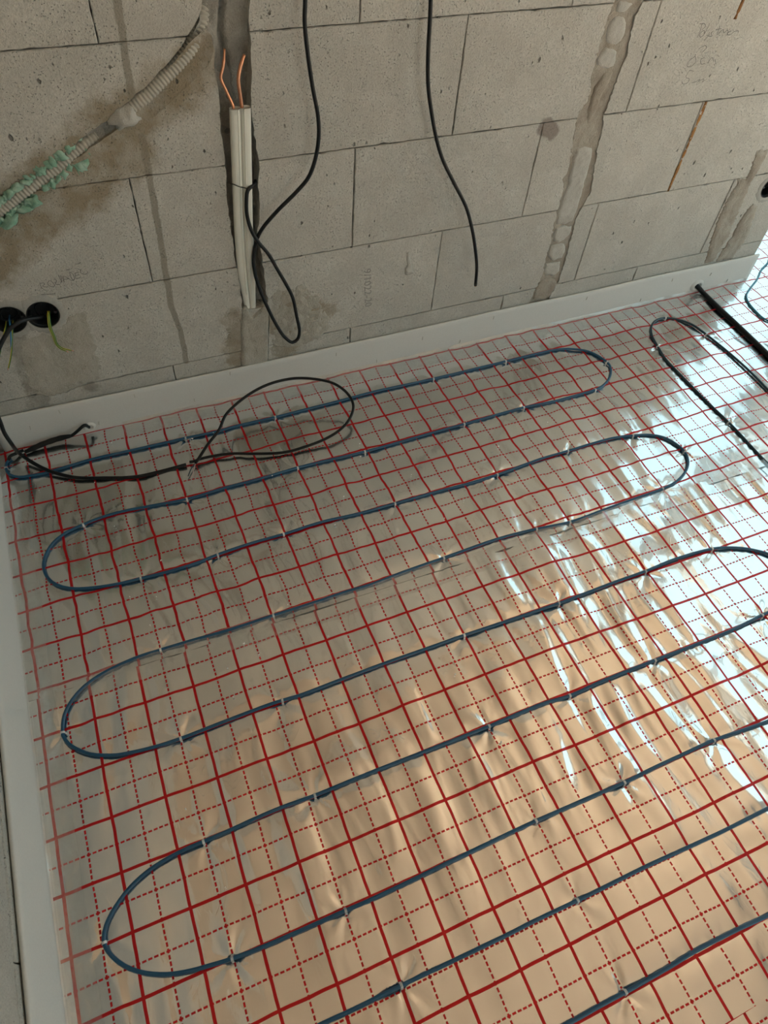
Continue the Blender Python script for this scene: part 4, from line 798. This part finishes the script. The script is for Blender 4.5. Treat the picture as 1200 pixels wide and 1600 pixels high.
foil_sheet('foil_sheet', lambda y: xb(y) - .004, RX - .02, lambda x: -.822 + .008*x, lambda x: seam(x) + .012, .0052, M['foil_b'], D['warpL'], SHEET_LOW, .0056, 11, -.0012, 'silver foil sheet with red grid lines under the nearest blue cable runs')
foil_sheet('foil_sheet', lambda y: xb(y) - .004, RX - .02, lambda x: -1.85 + 0*x, lambda x: -.806 + .008*x, .012, M['foil_b'], [], (.012, .006, .008), .0020, 21, -.0075, 'strip of red-gridded foil in the bottom right corner of the photo')
foil_sheet('foil_sheet', lambda y: 2.507 + 0*y, RX - .02, lambda x: .899 + 0*x, lambda x: 1.9 + 0*x, .008, M['foil_a'], [], (.01, .0, 0), .004, 31, -.0012, 'bright red-gridded foil beyond the end of the block wall')

# clear tape over the joint between the two sheets
def strip_sheet(name, x0, x1, yc, half, z, amp, mat, seed, label, res=.006):
    nx = int((x1-x0)/res)+1; ny = max(6, int(2*half/.005))
    S, T = np.meshgrid(np.linspace(x0, x1, nx), np.linspace(-1, 1, ny))
    Y = yc(S) + T * (half + .0022 * gn(S*14, T*0+1.5, seed)); Z = z + amp * (gn(S*16, Y*9, seed+1) + .6*gn(S*40, Y*30, seed+2)) * (1 - .3*T*T)
    vs = np.stack([S, Y, Z], -1).reshape(-1, 3); idx = np.arange(nx*ny).reshape(ny, nx)
    q = np.stack([idx[:-1, :-1], idx[:-1, 1:], idx[1:, 1:], idx[1:, :-1]], -1).reshape(-1, 4)
    o = link(name, mesh(name, vs.tolist(), [tuple(f) for f in q.tolist()], True), mat); tag(o, label, 'tape'); return o
strip_sheet('clear_tape', .0, 2.6, lambda x: seam(x) - .006, .028, .0072, .0026, M['tape'], 41, 'clear adhesive tape over the seam between two foil sheets')

# ---------------------------------------------------------------- white foam edge strips
def edge_strip(name, foot, top, a, b, n, th, height, normal, label, flapw, fa):
    """foot(t), top(t): inner foot and inner top lines; normal points to the wall"""
    e = empty(name, foot(a)); o0 = Vector(foot(a)); N = Vector(normal); vs = []; fs = []; K = 9
    for i in range(n + 1):
        t = a + (b-a)*i/n; f, p = Vector(foot(t)), Vector(top(t)); wv = .0016 * noise.noise(Vector((t*5, 1, 0))) + .0007*noise.noise(Vector((t*21, 4, 0)))
        wz = .0035 * noise.noise(Vector((t*3.1, 7, 0)))
        for k in range(K):
            s = k/(K-1); c = f.lerp(p, s) + N * (wv*math.sin(s*3.1) - .0035*math.sin(s*math.pi)*.0 + .004*(1-s)**4*0); c.z = c.z + wz*s
            vs.append(c - o0)
        q = vs[-1]
        vs.append(q + N*(th*.25) + Vector((0, 0, .0025))); vs.append(q + N*(th*.75) + Vector((0, 0, .0025))); vs.append(q + N*th); vs.append(Vector(foot(t)) + N*th - o0)
    m_ = K + 4
    for i in range(n):
        for k in range(m_ - 1): fs.append((i*m_+k, (i+1)*m_+k, (i+1)*m_+k+1, i*m_+k+1))
    fs.append(tuple(range(m_))); fs.append(tuple(reversed(range(n*m_, (n+1)*m_))))
    me = mesh('foam_band', vs, fs, True); link('foam_band', me, M['foam_strip'], e)
    # film apron of the strip, lying on the foil
    vs = []; fs = []; J = 10
    for i in range(n*2 + 1):
        t = fa + (b-fa)*i/(n*2); f = Vector(foot(t)); w = flapw * (1 + .12*noise.noise(Vector((t*6, 2, 3))))
        for j in range(J):
            s = j/(J-1); c = f - N * (w*s) + Vector((0, 0, .008*(1-s)**4 + .0062 + .0030*noise.noise(Vector((t*26, s*3, 0))) + .0014*noise.noise(Vector((t*70, s*8, 5))))); vs.append(c - o0)
    for i in range(n*2):
        for j in range(J-1): fs.append((i*J+j, i*J+j+1, (i+1)*J+j+1, (i+1)*J+j))
    link('film_apron', mesh('film_apron', vs, fs, True), M['flap'], e)
    return e
es = edge_strip('edge_strip', lambda t: (t, FE, .0), lambda t: (t, W - .0105, .104 + .008*max(0, 1 - t/.6)), -.0, WALL_END + .012, 150, .008, .105, (0, 1, 0), '', .05, .30)
tag(es, 'white foam edge strip running along the foot of the block wall', 'edge strip', 'foam edge strips')
for i, (x, z) in enumerate(D['dents']):
    if not (.02 < z < .105): continue
    s = z / .105; y = FE + (W - .0105 - FE) * s - .0012
    bm = bmesh.new(); r = random.Random(i)
    mt = Matrix.Translation((x, y, z)) @ Matrix.Rotation(.35*(r.random()-.3), 4, 'Y')
    addbox(bm, (-.0006, -.0006, -.0042), (.0006, .0006, .0042)); addbox(bm, (-.0006, -.0006, .0042), (.0006, .004, .0054)); addbox(bm, (-.0006, -.0006, -.0054), (.0006, .004, -.0042))
    bmesh.ops.transform(bm, matrix=mt, verts=bm.verts); o = bm_link('staple', bm, M['conduit'], es)
    o.location = -es.location
el = edge_strip('edge_strip', lambda t: (xb(t), t, .0), lambda t: (xw(t) + .0105, t, .122), .9, -1.9, 150, .008, .12, (-1, 0, 0), '', .05, .74)
tag(el, 'white foam edge strip standing along the left wall', 'edge strip', 'foam edge strips')

# ---------------------------------------------------------------- floor cables
R_B = .0036
def floor_path(pts, r, lift=.0012):
    out = []
    for p in crom([(a[0], a[1], 0) for a in pts], .009):
        out.append(Vector((p.x, p.y, r + lift + .0012 * (1 + noise.noise(Vector((p.x*7, p.y*7, 0)))))))
    return out
bp = floor_path(blue_path, R_B)
hc = empty('heating_cable', tuple(bp[0])); o0 = -bp[0]
link('sheath', tube('sheath', [p + o0 for p in bp], R_B, 10), M['blue'], hc)
lp = V3(D['lead']); sl = [Vector(p) for p in D['sleeve']]; l2 = [Vector((p[0], p[1], .013)) for p in D['lead2']]
link('cold_lead', tube('cold_lead', [p + o0 for p in crom(lp + [sl[0]], .004)], .0042, 10), M['black'], hc)
sp = crom(sl, .006); ns = len(sp)
tag(link('joint_sleeve', tube('joint_sleeve', [p + o0 for p in sp], [.0072 * (.62 + .38*min(1, min(i, ns-1-i)/3)) * (1 + .06*math.sin(i*1.7)) for i in range(ns)], 12), M['shrink'], hc), 'thick black joint sleeve')
link('cable_tail', tube('cable_tail', [p + o0 for p in crom(l2 + [bp[1]], .004)], .0042, 10), M['shrink'], hc)
tag(hc, 'blue heating cable laid in long loops over the foil', 'cable')
dp = floor_path(dark_path, R_B); dh = link('heating_cable', tube('heating_cable', [p - dp[0] for p in dp], R_B, 10), M['dark_blue']); dh.location = dp[0]
tag(dh, 'dark cable with a single tight bend on the bright foil at the right', 'cable')
fp = floor_path(far_path, .0032); fh = link('heating_cable', tube('heating_cable', [p - fp[0] for p in fp], .0032, 8), M['pale_blue']); fh.location = fp[0]
tag(fh, 'pale blue cable bending on the foil past the end of the wall', 'cable')
tb = [Vector(D['tube0'][0]) + Vector((-.006, .012, .004)), Vector(D['tube0'][0])] + [Vector((p[0], p[1], .011)) for p in D['tube']]
tb += [Vector((tb[-1].x - .003, tb[-1].y - .15, .011)), Vector((tb[-1].x + .002, tb[-1].y - .5, .011)), Vector((tb[-1].x + .001, tb[-1].y - 1.1, .011))]
tag(corrugated('sensor_conduit', tb, .0080, M['black'], .0050), 'black corrugated sensor tube leaving the white strip at the right', 'conduit')
# black connection cable and its loop
bc = crom(D['box_cable'], .006); e = empty('supply_cable', tuple(bc[-1])); inv = -bc[-1]
link('sheath', tube('sheath', [p + inv for p in bc], .0047, 12), M['black'], e)
link('bare_core', tube('bare_core', [p + inv for p in crom(D['copperC'], .003)], .0016, 6), M['pinkish'], e)
tag(e, 'black cable from the left wall boxes sweeping down onto the foil', 'cable')
lc = crom(D['loop'], .006); e = empty('looped_cable', tuple(lc[0])); inv = -lc[0]
link('sheath', tube('sheath', [p + inv for p in lc], .0039, 12), M['black'], e)
link('core_wire', tube('core_wire', [p + inv for p in crom(D['wireA'], .003)], .0013, 6), M['dark_blue'], e)
link('core_wire', tube('core_wire', [p + inv for p in crom(D['wireB'], .003)], .0011, 6), M['pinkish'], e)
tag(e, 'thin black cable arching in one open loop above the foil near the wall', 'cable')
# cuff where the lead and the tube pierce the strip
for (x, z, r) in ((D['lead'][0][0], .024, .009), (D['tube0'][0][0], .030, .014)):
    vs = []; fs = []; N = 20; y0 = FE - .002
    for k in range(N):
        a = 2*math.pi*k/N
        for rr, dy in ((r*.75, .004), (r*.9, -.003), (r*1.15, -.0035), (r*1.7, .004)): vs.append((x + rr*math.cos(a)*1.25, y0 + dy, z + rr*math.sin(a)))
    for k in range(N):
        j = (k+1) % N
        for q in range(3): fs.append((k*4+q, k*4+q+1, j*4+q+1, j*4+q))
    o = link('pierced_hole', mesh('pierced_hole', vs, fs, True), M['foam_strip'], es); o.location = -es.location

# ---------------------------------------------------------------- clips
def clip_mesh():
    vs = []; fs = []; r = R_B + .0009; w = .0022; K = 9
    prof = [(-r-.0015, .0005), (-r, .001)] + [(-r*math.cos(math.pi*k/(K-1)), R_B + .003 + r*math.sin(math.pi*k/(K-1))) for k in range(K)] + [(r, .001), (r+.0015, .0005)]
    n = len(prof)
    for (a, z) in prof:
        vs += [(-w, a, z), (w, a, z), (w, a*.8, z-.0009), (-w, a*.8, z-.0009)]
    for i in range(n-1):
        for k in range(4): fs.append((i*4+k, i*4+(k+1) % 4, i*4+4+(k+1) % 4, i*4+4+k))
    return mesh('cable_clip', vs, fs)
cm = clip_mesh(); cm.materials.append(M['clip'])
RUN = {'A': 'first blue run from the wall', 'B': 'second blue run from the wall', 'C': 'third blue run from the wall', 'Dd': 'fourth blue run from the wall', 'E': 'fifth blue run from the wall', 'F': 'sixth blue run from the wall', 'G': 'seventh blue run from the wall', 'H': 'eighth blue run from the wall', 'I': 'nearest blue run, bottom right'}
ORD = ['first', 'second', 'third', 'fourth', 'fifth', 'sixth', 'seventh', 'eighth', 'ninth']
RIGHT = ['on the top of the bend', 'on the right leg', 'left leg just below the bend', 'far down the left leg']
allp = bp + dp
arr = np.array([(p.x, p.y) for p in allp])
for key, pts in CW.items():
    order = sorted(range(len(pts)), key=lambda i: pts[i][0])
    for i, (x, y) in enumerate(pts):
        j = int(np.argmin(np.hypot(arr[:, 0]-x, arr[:, 1]-y))); j = min(max(j, 1), len(allp)-2)
        t = allp[j+1] - allp[j-1]
        o = bpy.data.objects.new('cable_clip', cm); COL.objects.link(o)
        o.location = (allp[j].x, allp[j].y, allp[j].z - R_B - .003); o.rotation_euler = (0, 0, math.atan2(t.y, t.x))
        if key == 'R': lab = 'clear clip on the dark right-hand cable, ' + RIGHT[i]
        elif key == 'I': lab = 'clear clip on the nearest blue run, bottom right'
        else: lab = 'clear clip on the %s, %s from the left' % (RUN[key], ORD[order.index(i)])
        tag(o, lab, 'clip', 'clear cable clips')

# crumbs of plaster lying on the foil
bm = bmesh.new(); r = random.Random(77)
for k in range(60):
    x, y = (.05 + 1.7*r.random(), -.3 + 1.15*r.random())
    rr = bmesh.ops.create_icosphere(bm, subdivisions=1, radius=.0011 + .0013*r.random()**2, matrix=Matrix.Translation((x, y, .0075)) @ Matrix.Rotation(r.random()*6, 4, 'Z') @ Matrix.Diagonal((1.3, .9, .7, 1)))
    for v in rr['verts']: v.co += Vector((r.random()-.5, r.random()-.5, r.random()-.5)) * .0008
cr = bm_link('plaster_crumbs', bm, M['crumb']); tag(cr, 'tiny white plaster crumbs scattered over the foil', 'debris', None, 'stuff')
